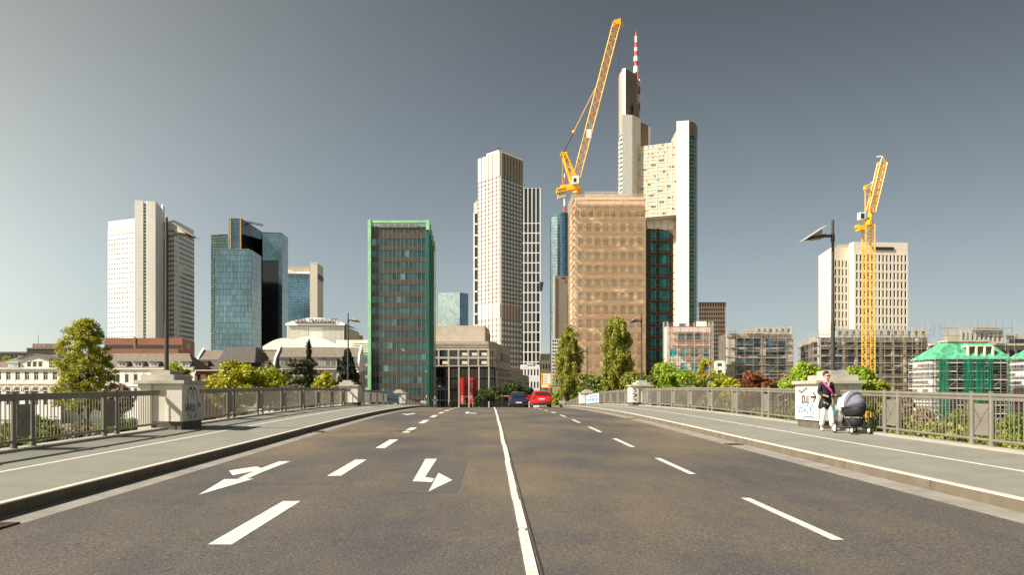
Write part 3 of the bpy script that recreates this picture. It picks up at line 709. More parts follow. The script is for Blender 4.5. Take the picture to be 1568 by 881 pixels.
b.panes(U(373, 604), Q2, Z(350, 600), zq-.5, 14, 5, 'g_slate'); b.panes(U(373, 604), U(396, 642), Z(398, 600), Z(350.5, 600), 8, 14, 'g_black')
S0, S1, S2 = U(402, 618), U(432, 620), U(441, 640)
zs = Z(357, 620)
b.prism([U(399, 640), S0, S1, S2, U(436, 660), U(405, 660)], G, zs, 'g_black', 'east_slab')
b.panes(S0, S1, Z(399, 620), zs-.4, 14, 14, 'g_teal'); b.panes(U(419.5, 619.3), S1, Z(545, 620), Z(399.3, 620), 6, 36, 'g_teal'); b.panes(S1, S2, Z(545, 620), zs-.4, 6, 50, 'g_sky')
b.panes(S0, U(419, 619.3), Z(545, 620), Z(399.3, 620), 8, 36, 'g_black')
bb = b.wmb('dark', 'window_cradle'); c = U(378, 615); lattice(bb, (c.x-1, c.y, zq+1), (c.x+9, c.y+12, zq+.6), 1.0, 6, .12); bb.tube((c.x+2, c.y+4, zq), (c.x+2, c.y+4, zq+2), .3); c = U(342, 632); bb.box(c.x-3, c.y, zl+1.2, c.x+3, c.y+1, zl+2); bb.tube((c.x, c.y, zl), (c.x, c.y, zl+1.4), .3)
b.prism([U(402, 622), U(430, 624), U(430, 630), U(404, 630)], zs, zs+1.2, 'brownclad', 'roof_plant')
b.done()
D = 520
b = Bld('glass_block', 'lower blue-green glass tower block in front of the stepped gold-trimmed glass skyscraper', 358, D)
zb_ = Z(382, D); A0, A1, A2 = U(330, D), U(385, D+1), U(400, D+26)
b.prism([A0, A1, A2, U(396, D+40), U(335, D+40)], G, zb_, 'g_black'); b.panes(A0, A1, G+2, zb_-.2, 26, 27, 'g_teal', gap=.22); b.panes(A1, A2, G+2, zb_-.2, 14, 27, 'g_sky', gap=.22)
b.prism([U(332, D+3), U(382, D+3), U(382, D+20), U(335, D+20)], zb_, zb_+.9, 'brownclad', 'roof_plant')
b.done()
# --- blue tower with slanted roof canopy
D = 880
b = Bld('glass_tower', 'blue glass tower with cream stair core and slanting white roof canopy', 462, D)
zt = Z(420, D); A0, A1 = U(436, D), U(474.5, D+2)
b.prism([A0, A1, U(474, D+30), U(440, D+30)], G, zt, 'g_black'); b.panes(A0, A1, Z(520, D), zt-.3, 18, 26, 'g_blue', gap=.3)
mbw = b.wmb('white', 'roof_canopy'); p = [U(436, D-2), U(458, D-1), U(474, D), U(474, D+25), U(436, D+25)]
mbw.prism([p[0], p[1], p[2], p[3], p[4]], [zt+.3, zt+.3, zt+.3, zt+.3, zt+.3], [Z(411, D), Z(420.2, D)+1, Z(419, D)+1.2, Z(407, D), Z(407, D)])
b.prism([U(438, D+6), U(473, D+6), U(473, D+26), U(438, D+26)], zt+.4, Z(407, D), 'taupe', 'roof_plant')
C0, C1, C2 = U(474.8, D-4), U(486, D-3), U(495, D+25); zc = Z(403, D-4)
b.prism([C0, C1, C2, U(478, D+30)], G, zc, 'cream', 'core'); b.band(U(486.3, D-2), C2, Z(428, D), Z(420, D), 'dark', 'louvre', .3); b.band(C0, C1, zc-.2, zc+.8, 'white', 'parapet', .2)
b.done()
# --- opera stage house with barrel roof
D = 300
b = Bld('opera_house', 'white ribbed opera stage house with shallow barrel roof and rooftop lettering', 490, D)
x0, x1 = U(438, D).x, U(529, D).x; zw = Z(499, D); zs = Z(496, D); n = 16
pts = []
for i in range(n+1):
    t_ = i/n; pts.append((x0+(x1-x0)*t_, zs+(Z(487, D)-zs)*math.sin(math.pi*t_)**.85))
bb = b.wmb('white', 'roof')
vs = [(x, D-1.0, z) for x, z in pts]+[(x, D+34, z) for x, z in pts]+[(x, D-1.0, zw) for x, z in pts]
bb.add(vs, [(i, i+1, n+2+i, n+1+i) for i in range(n)]+[(2*(n+1)+i, 2*(n+1)+i+1, i+1, i) for i in range(n)])
b.prism([(x0+.4, D), (x1-.4, D), (x1-.4, D+34), (x0+.4, D+34)], G, zw, 'beige')
w = x1-x0
for i in range(46):
    x = x0+.7+i*(w-1.4)/45
    if .375 < (x-x0)/w < .62: continue
    b.wmb('offwhite', 'wall_ribs').box(x-.10, D-.22, Z(530, D), x+.10, D, zw-.3)
b.wmb('offwhite', 'stage_door').box(x0+w*.385, D-.12, Z(530, D), x0+w*.615, D, zw-.6)
for i in range(12): b.wmb('galv', 'stage_door').box(x0+w*.385+i*w*.23/12+.1, D-.16, Z(530, D), x0+w*.385+i*w*.23/12+.2, D-.12, zw-.6)
b.wmb('dark', 'sign_beam').box(U(454, D).x, D-1.5, Z(495.6, D), U(513, D).x, D-1.1, Z(494.6, D))
E0, E1 = U(529.5, D+1), U(546, D+45)
b.prism([E0, E1, U(540, D+60), U(526, D+40)], G, [Z(496, D)]*1+[Z(505, D)]+[Z(505, D), Z(496, D)] , 'concrete', 'side_wing')
b.prism([U(543, 330), U(556, 345), U(550, 365), U(535, 360)], G, Z(511, 330), 'concrete', 'side_wing')
op = b.done()
def text(body, x, y, z, size, mt, parent, name='lettering', rot=(R(90), 0, 0), ext=.03, align='CENTER'):
    cu = bpy.data.curves.new(name, 'FONT'); cu.body = body; cu.size = size; cu.extrude = ext; cu.align_x = align; cu.offset = size*.012
    o = bpy.data.objects.new(name, cu); C.objects.link(o); bpy.context.view_layer.update()
    me = bpy.data.meshes.new_from_object(o); bpy.data.objects.remove(o); me.materials.clear(); me.materials.append(M[mt])
    ob = bpy.data.objects.new(name, me); C.objects.link(ob); ob.parent = parent
    ob.location = Vector((x, y, z))-root(parent).location; ob.rotation_euler = rot; return ob
text('OPER', U(461, D).x, D-1.4, Z(494.4, D), 1.9, 'dark', op); text('FRANKFURT', U(496, D).x, D-1.4, Z(494.4, D), 1.9, 'dark', op)
# --- domed white roofs in front of the opera
for (px0, px1, yt, yb, D, lab) in ((436, 514, 515.5, 527, 285, 'long low curved white roof shell directly in front of the opera stage house'), (402, 468, 518, 531, 272, 'curved white roof shell with glazed end, leftmost of the low roofs before the opera')):
    t = thing('roof_hall', lab, 'building', (U(px0, D).x, D, G)); n = 20; bb = MB(); a, c = U(px0, D).x, U(px1, D).x
    P = [(a+(c-a)*i/n, Z(yb, D)+(Z(yt, D)-Z(yb, D))*math.sin(math.pi*i/n)) for i in range(n+1)]
    bb.add([(x, D, z) for x, z in P]+[(x, D+12, z-1.2) for x, z in P]+[(x, D, Z(yb+5, D)) for x, z in P], [(i, i+1, n+2+i, n+1+i) for i in range(n)]+[(2*(n+1)+i, 2*(n+1)+i+1, i+1, i) for i in range(n)])
    bb.build('roof', 'white', t); bb = MB(); bb.box(a+1, D+1, G, c-1, D+11, Z(yb, D)-.5); bb.build('wall', 'beige', t)
    bb = MB(); bb.box(a+1, D+.5, Z(yb+6, D), (a*.85+c*.15), D+.9, Z(yb+.5, D)); bb.build('end_glazing', 'g_teal', t)
# --- dark buildings and red-brown block behind the villa
D = 280
b = Bld('dark_block', 'long black flat-roofed block rising behind the white villa at the far left', 20, D); b.prism([U(-60, D), U(44, D), U(44, D+20), U(-60, D+20)], G, Z(539, D), 'dconcrete')
b.facade(U(-60, D), U(44, D), Z(552, D), Z(541, D), 16, 1, .8, .5, .2, 'dark', 'g_black'); b.done()
D = 265
b = Bld('dark_block', 'black rooftop block carrying the pink sign letters behind the white villa', 75, D); b.prism([U(41, D), U(103, D), U(103, D+15), U(41, D+15)], G, Z(533, D), 'dark')
b.band(U(41, D), U(103, D), Z(535, D), Z(533, D), 'dconcrete', 'parapet', .2)
sg = b.wmb('brownclad', 'sign_board'); sg.box(U(44.5, D).x, D+2, Z(533, D), U(81, D).x, D+2.3, Z(526, D))
b.prism([U(82, D+4), U(89, D+4), U(95, D+8), U(82, D+8)], Z(533, D), Z(527, D), 'taupe', 'roof_plant')
bb = b.wmb('dark', 'aerials'); 
for q, h in ((58.5, 512), (89, 523), (96, 525)): p = U(q, D+3); bb.tube((p.x, p.y, Z(533, D)), (p.x, p.y, Z(h, D)), .07)
dk = b.done(); M['pink'] = mat('pink_sign_letters', (.50, .20, .30), .6)
text('DEN', U(56.5, D).x, D+1.96, Z(532.4, D), 1.75, 'pink', dk); text('K', U(79, D).x, D+1.96, Z(532.4, D), 1.75, 'pink', dk)
D = 300
b = Bld('brown_block', 'red-brown panelled low block with dark window strip at the foot of the white skyscraper', 230, D)
b.prism([U(160, D), U(279, D), U(298, D+30), U(160, D+30)], G, Z(518, D), 'brick'); b.band(U(160, D), U(278, D), Z(534, D), Z(528.5, D), 'g_black', 'window_band', .06)
b.band(U(222, D), U(279, D), Z(560, D), Z(535.5, D), 'brick', 'lower_wing', 4); b.band(U(160, D), U(220.5, D), Z(560, D), Z(535, D), 'brick', 'lower_wing', 3)
b.band(U(205, D), U(208, D), Z(560, D), Z(518, D)+.4, 'brownclad', 'stair_pier', .3)
bb = b.wmb('stone', 'wall_clock'); q = U(286, D+11); bb.tube((q.x, q.y, Z(530, D+11)), (q.x+.6, q.y-.5, Z(530, D+11)), 1.25, 16)
b.done()
# --- white villa
def dormer(b, px, D, yb, yt, w, rm='droof', mt='g_mix', wm='white'):
    p = U(px, D); z0, z1 = Z(yb, D), Z(yt, D)
    b.wmb(wm, 'dormer').box(p.x-w/2, D+.1, z0, p.x+w/2, D+3, z1); b.wmb(rm, 'dormer_roof').box(p.x-w/2-.25, D-.15, z1, p.x+w/2+.25, D+3.2, z1+.3)
    for k in (-1, 1): b.win.setdefault(('dormer_window', mt), []).append((1, ((p.x+k*w*.22-w*.17, D+.07, z0+.2), (p.x+k*w*.22+w*.17, D+.07, z0+.2), (p.x+k*w*.22+w*.17, D+.07, z1-.15), (p.x+k*w*.22-w*.17, D+.07, z1-.15)), 0))
D = 200
b = Bld('villa', 'white classical villa with gabled centrepiece, arched lower windows and brown slate roof', 45, D)
V0, V1 = U(-22, D), U(92, D); ze = Z(565.5, D); zg = Z(588, D)
b.prism([V0, V1, U(92, D+14), U(-22, D+14)], G, ze, 'white')
b.facade(V0, V1, zg+.15, ze-.05, 8, 1, .46, .56, .25, 'white', 'g_dark', vz=.55)
b.facade(V0, V1, G+1, zg-.15, 8, 1, .44, .46, .25, 'white', 'g_dark', vz=.78)
b.band(V0, V1, ze-.05, ze+.30, 'cream', 'cornice', .75); b.band(V0, V1, zg-.15, zg+.15, 'cream', 'string_course', .45)
cw = (V1.x-V0.x)/8
for i in range(8):                                   # blind arches over the ground floor windows
    xc = V0.x+cw*(i+.5); zc = Z(598, D)
    arc = [(xc+1.0*math.cos(math.pi*k/10), zc+1.0*math.sin(math.pi*k/10)) for k in range(11)]; bb = b.wmb('cream', 'window_arch')
    for (a0, c0), (a1, c1) in zip(arc, arc[1:]): bb.tube((a0, D-.32, c0), (a1, D-.32, c1), .16, 5)
    bb.box(xc-.95, D-.36, zc-.2, xc+.95, D-.26, zc-.02)
    xw = V0.x+cw*(i+.5); fr = b.wmb('offwhite', 'window_frames'); fr.box(xw-.04, D-.12, zg+1.1, xw+.04, D-.05, ze-1.0); fr.box(xw-.45, D-.12, zg+2.2, xw+.45, D-.06, zg+2.28)
bb = b.wmb('roof', 'roof'); za = Z(545, D+6)
def hip(bb, x0, x1, y0, y1, z0, z1, ins, zb=None):
    my = (y0+y1)/2
    bb.add([(x0,y0,z0),(x1,y0,z0),(x1,y1,z0),(x0,y1,z0),(x0+ins,my,z1),(x1-ins,my,z1)], [(0,1,5,4),(1,2,5),(2,3,4,5),(3,0,4),(0,3,2,1)])
hip(bb, V0.x-.5, U(39, D).x, D-.6, D+14, ze+.3, za, 6); hip(bb, U(68, D).x, V1.x+.5, D-.6, D+14, ze+.3, za, 3)
hip(bb, U(20, D).x, U(90, D).x, D+2, D+15, ze+.3, Z(543.5, D+8), 5)
g0, g1 = U(30.5, D-.5).x, U(75, D-.5).x; gp = (g0+g1)/2; b.wmb('white', 'gable').add([(g0, D-.5, ze+.3), (g1, D-.5, ze+.3), (g1, D-.5, Z(550.5, D)), (gp, D-.5, Z(544, D)+.15), (g0, D-.5, Z(550.5, D)), (g0, D+5, ze+.3), (g1, D+5, ze+.3), (g1, D+5, Z(550.5, D)), (gp, D+5, Z(544, D)+.15), (g0, D+5, Z(550.5, D))],
   [(0,1,2,3,4), (9,8,7,6,5), (0,5,6,1), (1,6,7,2), (0,4,9,5)])
bb = b.wmb('roof', 'gable_roof'); 
for (xa, za_, xb, zb2) in ((g0-.5, Z(551.2, D), gp, Z(543.2, D)), (gp, Z(543.2, D), g1+.5, Z(551.2, D))): bb.add([(xa, D-1, za_), (xb, D-1, zb2), (xb, D+7, zb2), (xa, D+7, za_), (xa, D-1, za_+.22), (xb, D-1, zb2+.22), (xb, D+7, zb2+.22), (xa, D+7, za_+.22)], [(3,2,1,0),(4,5,6,7),(0,1,5,4),(1,2,6,5),(2,3,7,6),(3,0,4,7)])
for px in (44.3, 53, 61.6): 
    p = U(px, D-.5); b.win.setdefault(('gable_window', 'g_dark'), []).append((1, ((p.x-.42, D-.53, Z(562, D)), (p.x+.42, D-.53, Z(562, D)), (p.x+.42, D-.53, Z(554.5, D)), (p.x-.42, D-.53, Z(554.5, D))), 0))
    b.wmb('cream', 'gable_arch').box(p.x-.5, D-.6, Z(554.2, D), p.x+.5, D-.52, Z(553.2, D))
for px, w in ((20, 2.4), (85, 1.6)): dormer(b, px, D-.9, 563.5, 556, w, 'galv', 'g_sky')
b.done()
D = 205
b = Bld('villa', 'plain white villa wing with low brown roof and a row of small dormers', 220, D)
V0, V1 = U(92.5, D), U(297, D); ze = Z(566, D)
b.prism([V0, V1, U(297, D+13), U(92.5, D+13)], G, ze, 'white')
b.facade(V0, V1, Z(592, D), ze-.05, 15, 1, .40, .48, .25, 'white', 'g_dark', vz=.45)
b.facade(V0, V1, G+1, Z(592.2, D), 15, 1, .38, .36, .25, 'white', 'g_dark', vz=.9)
b.band(V0, V1, ze-.05, ze+.3, 'cream', 'cornice', .6); b.band(V0, V1, Z(592.3, D), Z(591.4, D), 'cream', 'string_course', .4)
hip(b.wmb('roof', 'roof'), V0.x-.4, V1.x+.4, D-.5, D+13, ze+.3, Z(541.5, D+6), 4)
for px in (127, 150, 187, 211.5, 235.5, 284): dormer(b, px, D-.2, 562, 555.5, 2.0)
b.done()
# --- row of slate-roofed houses with white party walls
def gable_row(name, label, px0, px1, D, ye, yr, yb, wallm, roofm, dorms, n, low='droof'):
    b = Bld(name, label, (px0+px1)/2, D); A, B_ = U(px0, D), U(px1, D); ze = Z(yb, D)
    b.prism([A, B_, (B_.x, D+13, 0), (A.x, D+13, 0)], G, ze, wallm)
    b.facade(A, B_, G+3.5, ze-.1, n, 2, .4, .55, .2, wallm, 'g_mix')
    z1, z2 = Z(ye, D+2.2), Z(yr, D+6.5)               # mansard: steep lower slope, flatter upper slope
    for nm, mt, ya, za, yb_, zb2 in (('lower_roof', low, D-.4, ze+.05, D+2, z1), ('upper_roof', roofm, D+1.7, z1, D+6.5, z2), ('back_roof', roofm, D+6.5, z2, D+13, ze)):
        b.wmb(mt, nm).add([(A.x, ya, za), (B_.x, ya, za), (B_.x, yb_, zb2), (A.x, yb_, zb2), (A.x, ya, za-.25), (B_.x, ya, za-.25), (B_.x, yb_, zb2-.25), (A.x, yb_, zb2-.25)], [(0,1,2,3),(7,6,5,4),(0,4,5,1),(1,5,6,2),(2,6,7,3),(3,7,4,0)])
    b.wmb('cream', 'cornice').box(A.x, D-.7, ze-.25, B_.x, D, ze+.0)
    for px, w in dorms: dormer(b, px, D-.1, yb-3.5, ye+3.5, w, low, 'g_mix', 'concrete')
    for X in (A.x, B_.x):                              # party walls stepping with the roof
        b.wmb('white', 'party_wall').add([(X-.25, D-.6, ze-1), (X+.25, D-.6, ze-1), (X+.25, D+2, z1+.6), (X-.25, D+2, z1+.6), (X+.25, D+6.5, z2+.7), (X-.25, D+6.5, z2+.7), (X+.25, D+13, ze), (X-.25, D+13, ze), (X-.25, D+2, ze-1), (X+.25, D+2, ze-1)],
            [(0,1,2,3), (3,2,4,5), (5,4,6,7), (1,9,6,4,2), (8,0,3,5,7)])
    return b
b = gable_row('town_house', 'dark slate mansard house between the white villa and the yellow-green tree', 299, 336, 222, 551, 537, 567, 'brick', 'roof', ((312, 2.0),), 3); b.done()
b = gable_row('town_house', 'town house with tall grey hipped slate roof rising above the yellow-green tree', 334, 418, 224, 552, 538, 567, 'white', 'roof', ((405, 2.0),), 6, 'roof')
bb = b.wmb('droof', 'tower_roof'); A, B_ = U(333, 221), U(392, 221); z0 = Z(556, 221)
bb.add([(A.x, 220, z0), (B_.x, 220, z0), (B_.x+2, 233, z0), (A.x, 233, z0), (A.x+1, 225, Z(532, 225)), (B_.x-1.2, 225, Z(532, 225)), (B_.x-1.2, 229, Z(532, 225)), (A.x+1, 229, Z(532, 225))], [(0,1,5,4),(1,2,6,5),(2,3,7,6),(3,0,4,7),(4,5,6,7)])
b.done()
b = gable_row('town_house', 'long town house with wide brown slate roof behind the small dark conifer', 420, 548, 226, 547, 532.5, 565, 'concrete', 'roof', ((435, 2.6), (470, 2.0), (506, 3.6), (492, 1.6)), 9, 'droof')
b.prism([U(467, 233), U(471, 233), U(471, 235), U(467, 235)], Z(536, 233), Z(529.5, 233), 'concrete', 'chimney'); b.done()
# --- white terraces left of the green tower
D = 262
b = Bld('podium_block', 'white terraced block with louvred upper floors tucked against the left of the green-framed tower', 545, D)
b.prism([U(514, D+10), U(563, D+10), U(563, D+25), U(514, D+25)], G, Z(518, D), 'white'); b.prism([U(540, D), U(563.5, D), U(563.5, D+9.5), U(540, D+9.5)], G, Z(523, D), 'beige')
for k in range(5): b.band(U(541, D-.1), U(563.2, D-.1), Z(524.5+k*3.4, D)-.3, Z(524.5+k*3.4, D), 'offwhite', 'louvre', .25)
for k in range(3): b.facade(U(540, D-.05), U(563.2, D-.05), Z(559+k*18, D), Z(542+k*18, D), 4, 1, .94, .82, .12, 'concrete', 'g_teal')
b.done()
# --- green-framed office tower
D = 250; sc = D/F
b = Bld('green_tower', 'glass office tower with bright green copper frame and bronze spandrel bands', 610, D)
zt = Z(348.5, D); z0 = G; A, B_ = U(569, D), U(652, D)
b.prism([A, B_, (B_.x, D+16, 0), (A.x, D+16, 0)], G, zt, 'g_black')
rows = 14; pitch = 17.6*sc
b.band(A, B_, Z(366, D), zt, 'spandrel', 'spandrel_band', .20)
z = Z(366, D)
for j in range(14):
    zt_w = z-j*pitch; zb_w = zt_w-9.9*sc
    if zb_w < G: break
    n = 13; cw = (B_.x-A.x)/n
    for i in range(n):
        x = A.x+i*cw; q = ((x+.07, D-.06, zb_w), (x+cw-.07, D-.06, zb_w), (x+cw-.07, D-.06, zt_w), (x+.07, D-.06, zt_w)); b.win.setdefault(('window', 'g_tower' if (i*5+j*11) % 17 else 'g_teal'), []).append((1, q, 0))
    b.band(A, B_, zb_w-7.7*sc, zb_w, 'spandrel', 'spandrel_band', .20)
for i in range(14):
    x = A.x+i*(B_.x-A.x)/13; b.wmb('taupe', 'mullions').box(x-.03, D-.28, G, x+.03, D-.20, zt-.2)
fr = b.wmb('copper', 'green_frame')
xl0, xl1 = U(563.5, D-1).x, U(568.2, D-1).x; zf = Z(336.5, D-1)
fr.box(xl0, D-1.4, G, xl1, D+16, zf)
fr.box(xl1, D-1.2, Z(342.5, D), U(652.5, D-1).x, D-.2, zf-.25)
fr.box(U(652.5, D).x, D-1.2, Z(353, D), U(657.5, D-1).x, D+3, zf-.05)
for k in range(8): x = xl1+(U(652.5, D-1).x-xl1)*(k+.5)/8; fr.box(x-.08, D-1.05, zt, x+.08, D-.9, Z(342.5, D))
b.prism([U(582, D), U(640, D), U(640, D+8), U(582, D+8)], zt, Z(343.5, D), 'cream', 'roof_plant')
b.prism([U(569, D+.5), U(652, D+.5), U(652, D+1), U(569, D+1)], zt, Z(345.5, D), 'copper', 'roof_screen')
tc = b.wmb('teal_clad', 'side_fins')
ed = [(652.5, 656.8, 341), (656.9, 658.6, 345.5), (658.7, 660.6, 353), (660.7, 662.4, 361), (662.5, 664.6, 368)]
for k, (a, c, yt) in enumerate(ed):
    y0 = D-.9+k*.7; tc.box(U(a, y0).x, y0, G, U(c, y0).x, y0+12-k*.6, Z(yt, D)); b.wmb('copper', 'fin_edges').box(U(c, y0).x, y0-.1, Z(yt+14, D), U(c, y0).x+.25, y0+2, Z(yt, D)+.2)
b.done()
# --- theatre building
D = 285; sc = D/F
b = Bld('theatre', 'grey concrete theatre with gridded upper windows and red poster behind slender columns', 720, D)
A, B_ = U(650, D), U(748, D); C1 = U(781.5, D+58)
b.prism([A, B_, (B_.x, D+.0, 0), U(757.6, D+4), U(781.5, D+58), (A.x, D+60, 0)], Z(562, D), Z(523, D), 'concrete', 'upper_wall')
b.prism([(A.x, D+6, 0), (U(757, D+6).x, D+6, 0), U(781, D+58), (A.x, D+60, 0)], G, Z(562, D)-.02, 'dconcrete', 'ground_floor')
for k in range(4): b.band(A, U(748, D), Z(534-k*2.6, D)-.32, Z(534-k*2.6, D), 'beige', 'parapet_bands', .3+.12*k)
b.facade(U(656.6, D-.1), U(747.4, D-.1), Z(561.5, D), Z(535.2, D), 6, 2, .84, .78, .35, 'beige', 'g_dark')
b.facade(U(749, D), U(757.3, D+4), Z(561.5, D), Z(535.2, D), 3, 2, .84, .78, .3, 'beige', 'g_dark')
for px, j in ((681, 0), (711, 1), (726, 1), (741, 0), (741, 1), (711, 0)):
    b.wmb('cream', 'window_blind').box(U(px-3.5, D).x, D-.17, Z(558-13*j, D), U(px+4.5, D).x, D-.15, Z(553.5-13*j, D))
for px in (687.5, 702.7, 718, 733.3, 748.5): b.wmb('beige', 'column').box(U(px-1, D).x, D-.5, G, U(px+1, D).x, D+.1, Z(562, D)-.03)
b.band(U(690, D+5.8), U(757, D+5.8), Z(577, D), Z(576, D), 'concrete', 'transom', .4)
b.facade(U(652, D+5.7), U(757, D+5.7), G+1, Z(563, D), 14, 4, .9, .85, .2, 'dark', 'g_black')
S0, S1 = U(760, D+6), U(781.3, D+57.5)
b.band(U(768.5, D+24), U(779, D+50), Z(553, D+24), Z(541, D+24), 'dark', 'side_windows', .15); b.band(U(759, D+6), U(766.5, D+19), Z(553.5, D+6), Z(548, D+6), 'dark', 'side_windows', .15)
L0, L1 = U(758.5, D+5), U(809, D+120)
b.prism([U(757.8, D+6), L1, U(800, D+130), U(757, D+60)], G, Z(566, D+6), 'dconcrete', 'side_wing')
b.facade(U(758.8, D+6), L1, Z(600, D+6), Z(566.5, D+6), 16, 3, .8, .6, .3, 'concrete', 'g_dark')
b.prism([U(781, D+70), U(801, D+110), U(795, D+125), U(775, D+100)], Z(566, D+6), Z(563, D+70), 'brownclad', 'roof_plant')
b.prism([U(664, D+8), U(742.5, D+8), U(748.5, D+24), U(750, D+40), U(664, D+40)], Z(523, D), Z(499, D+8), 'beige', 'fly_tower')
b.prism([U(741, D+30), U(751, D+34), U(751, D+40), U(741, D+40)], Z(523, D), Z(510, D+30), 'dconcrete', 'roof_plant')
th = b.done()
M['poster_red'] = mat('red_poster', (.42, .015, .02), .6, var=.05); M['poster_dark'] = mat('poster_figure', (.045, .008, .012), .6); M['poster_skin'] = mat('poster_shade', (.22, .02, .02), .6)
t = thing('poster', 'tall red poster with a dark figure and white lettering behind the theatre columns', 'poster', (U(718, D+1).x, D+1, Z(617, D+1)))
yb = D+.9
def PB(mt, pts, k, name='print'):
    q = MB(); q.prism([(U(x, yb).x, yb-k*.02) for x, y in pts], 0, 1) if False else q.add([(U(x, yb).x, yb-k*.02, Z(y, yb)) for x, y in pts], [tuple(range(len(pts)))[::-1]]); return q.build(name, mt, t)
bb = MB(); bb.box(U(704.5, yb).x, yb, Z(619, yb), U(731.6, yb).x, yb+.1, Z(579, yb)); bb.build('board', 'poster_red', t)
PB('poster_dark', [(720, 583), (725, 582), (728, 586), (728.5, 592), (727, 597), (731.4, 601), (731.4, 614), (727, 613), (722, 601), (719, 601), (717, 618), (711, 619), (715, 600), (712, 596), (714, 590), (717, 585)], 1, 'figure')
PB('poster_skin', [(721, 585), (725, 585), (726.5, 589), (725.5, 594), (722.5, 596), (720, 591)], 2, 'face')
for k, (w_, s_) in enumerate((('MONTAG', 1.25), ('BIS', 1.25), ('FREI', 1.25), ('TAG', 1.25))): text(w_, U(706.2, yb).x, yb-.03, Z(608+k*3.5, yb)-.3, s_*.72, 'offwhite', t, 'lettering', ext=.005, align='LEFT')
# --- pale distant tower
D = 1000
b = Bld('distant_tower', 'pale turquoise glass tower in the gap between the green-framed tower and the white ribbed skyscraper', 693, D); zt = Z(448, D)
b.prism([U(671, D+6), U(704, D), U(717, D+12), U(717, D+40), U(671, D+40)], G, zt, 'g_sky'); b.panes(U(671, D+6), U(704, D), Z(505, D), zt-.3, 14, 16, 'g_sky', gap=.4); b.panes(U(704, D), U(717, D+12), Z(505, D), zt-.3, 6, 16, 'g_blue', gap=.4); b.done()
# --- ribbed white skyscraper
D = 470; sc = D/F
b = Bld('ribbed_tower', 'white ribbed skyscraper with brown louvred crown, bright left face and shaded right face', 765, D)
P0, P1, P2 = U(733, D+16), U(766.5, D), U(798.5, D+17); zt = Z(232, D)
b.prism([P0, P1, P2, U(766, D+40)], G, zt-.5, 'alu_plain')
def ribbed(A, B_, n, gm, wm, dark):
    zc = Z(269, D); zlo0, zlo1 = Z(487, D), Z(466, D); cm = 'beige' if dark else 'alu_plain'  # beige crown and brown ribs carry the right face's shade in their colour
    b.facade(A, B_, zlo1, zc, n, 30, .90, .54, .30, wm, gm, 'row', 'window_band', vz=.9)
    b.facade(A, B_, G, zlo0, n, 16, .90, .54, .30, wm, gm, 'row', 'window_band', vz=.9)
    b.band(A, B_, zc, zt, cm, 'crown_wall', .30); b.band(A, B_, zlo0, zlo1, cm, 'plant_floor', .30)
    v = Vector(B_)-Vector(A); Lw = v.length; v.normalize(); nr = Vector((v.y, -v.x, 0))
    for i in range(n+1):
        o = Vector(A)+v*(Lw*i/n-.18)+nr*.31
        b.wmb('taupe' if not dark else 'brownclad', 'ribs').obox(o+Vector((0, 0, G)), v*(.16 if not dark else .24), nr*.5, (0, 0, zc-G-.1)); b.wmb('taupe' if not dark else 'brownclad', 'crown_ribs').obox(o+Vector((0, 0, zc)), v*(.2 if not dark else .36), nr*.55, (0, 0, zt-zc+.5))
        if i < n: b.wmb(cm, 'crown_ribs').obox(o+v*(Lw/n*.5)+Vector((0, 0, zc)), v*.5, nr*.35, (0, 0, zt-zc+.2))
ribbed(P0, P1, 6, 'g_sunlit', 'alu_plain', False); ribbed(P1, P2, 7, 'g_shade_blue', 'alu_plain', True)  # left face in lit colours, right face in colours darkened for shade
b.prism([U(745, D+12), U(764, D+4), U(764, D+14), U(748, D+20)], zt-.5, zt+2.2, 'alu_plain', 'roof_plant')
bb = b.wmb('dark', 'mast'); q = U(763.5, D+6); bb.tube((q.x, q.y, zt), (q.x, q.y, zt+4.5), .35)
b.done()
# --- white-framed dark tower behind
D = 545
b = Bld('framed_tower', 'dark glass tower in a slender white frame behind the right shoulder of the ribbed skyscraper', 815, D); zt = Z(288, D)
b.prism([U(790, D), U(827, D), U(826, D+30), U(790, D+30)], G, zt, 'g_black')
A, B_ = U(796, D), U(827, D)
b.facade(A, B_, Z(342, D), zt, 5, 1, .78, .985, .4, 'white', 'g_dark', 'row', 'window_band')
b.facade(A, B_, Z(570, D), Z(342, D), 5, 15, .78, .90, .4, 'white', 'g_dark', 'row', 'window_band')
b.facade(A, B_, G, Z(570, D), 5, 2, .80, .7, .4, 'white', 'g_black', 'row', 'window_band')
bb = b.wmb('dark', 'hoist'); q = U(829, D-2); bb.add([(q.x-1, D-3, Z(433, D)), (q.x+1.5, D-3, Z(433, D)), (q.x+.6, D-3, Z(446, D)), (q.x-1, D-3, Z(446, D)), (q.x-1, D, Z(433, D)), (q.x+1.5, D, Z(433, D)), (q.x+.6, D, Z(446, D)), (q.x-1, D, Z(446, D))], [(3,2,1,0),(4,5,6,7),(0,1,5,4),(1,2,6,5),(2,3,7,6),(3,0,4,7)])
b.prism([U(725.5, D), U(733, D), U(733, D+20), U(727, D+20)], G, [Z(312, D), Z(304, D), Z(304, D), Z(312, D)], 'cream', 'west_fin')
b.facade(U(725.6, D), U(732.5, D), G, Z(326, D), 1, 17, .62, .86, .35, 'white', 'g_dark', 'row', 'window_band')
b.done()
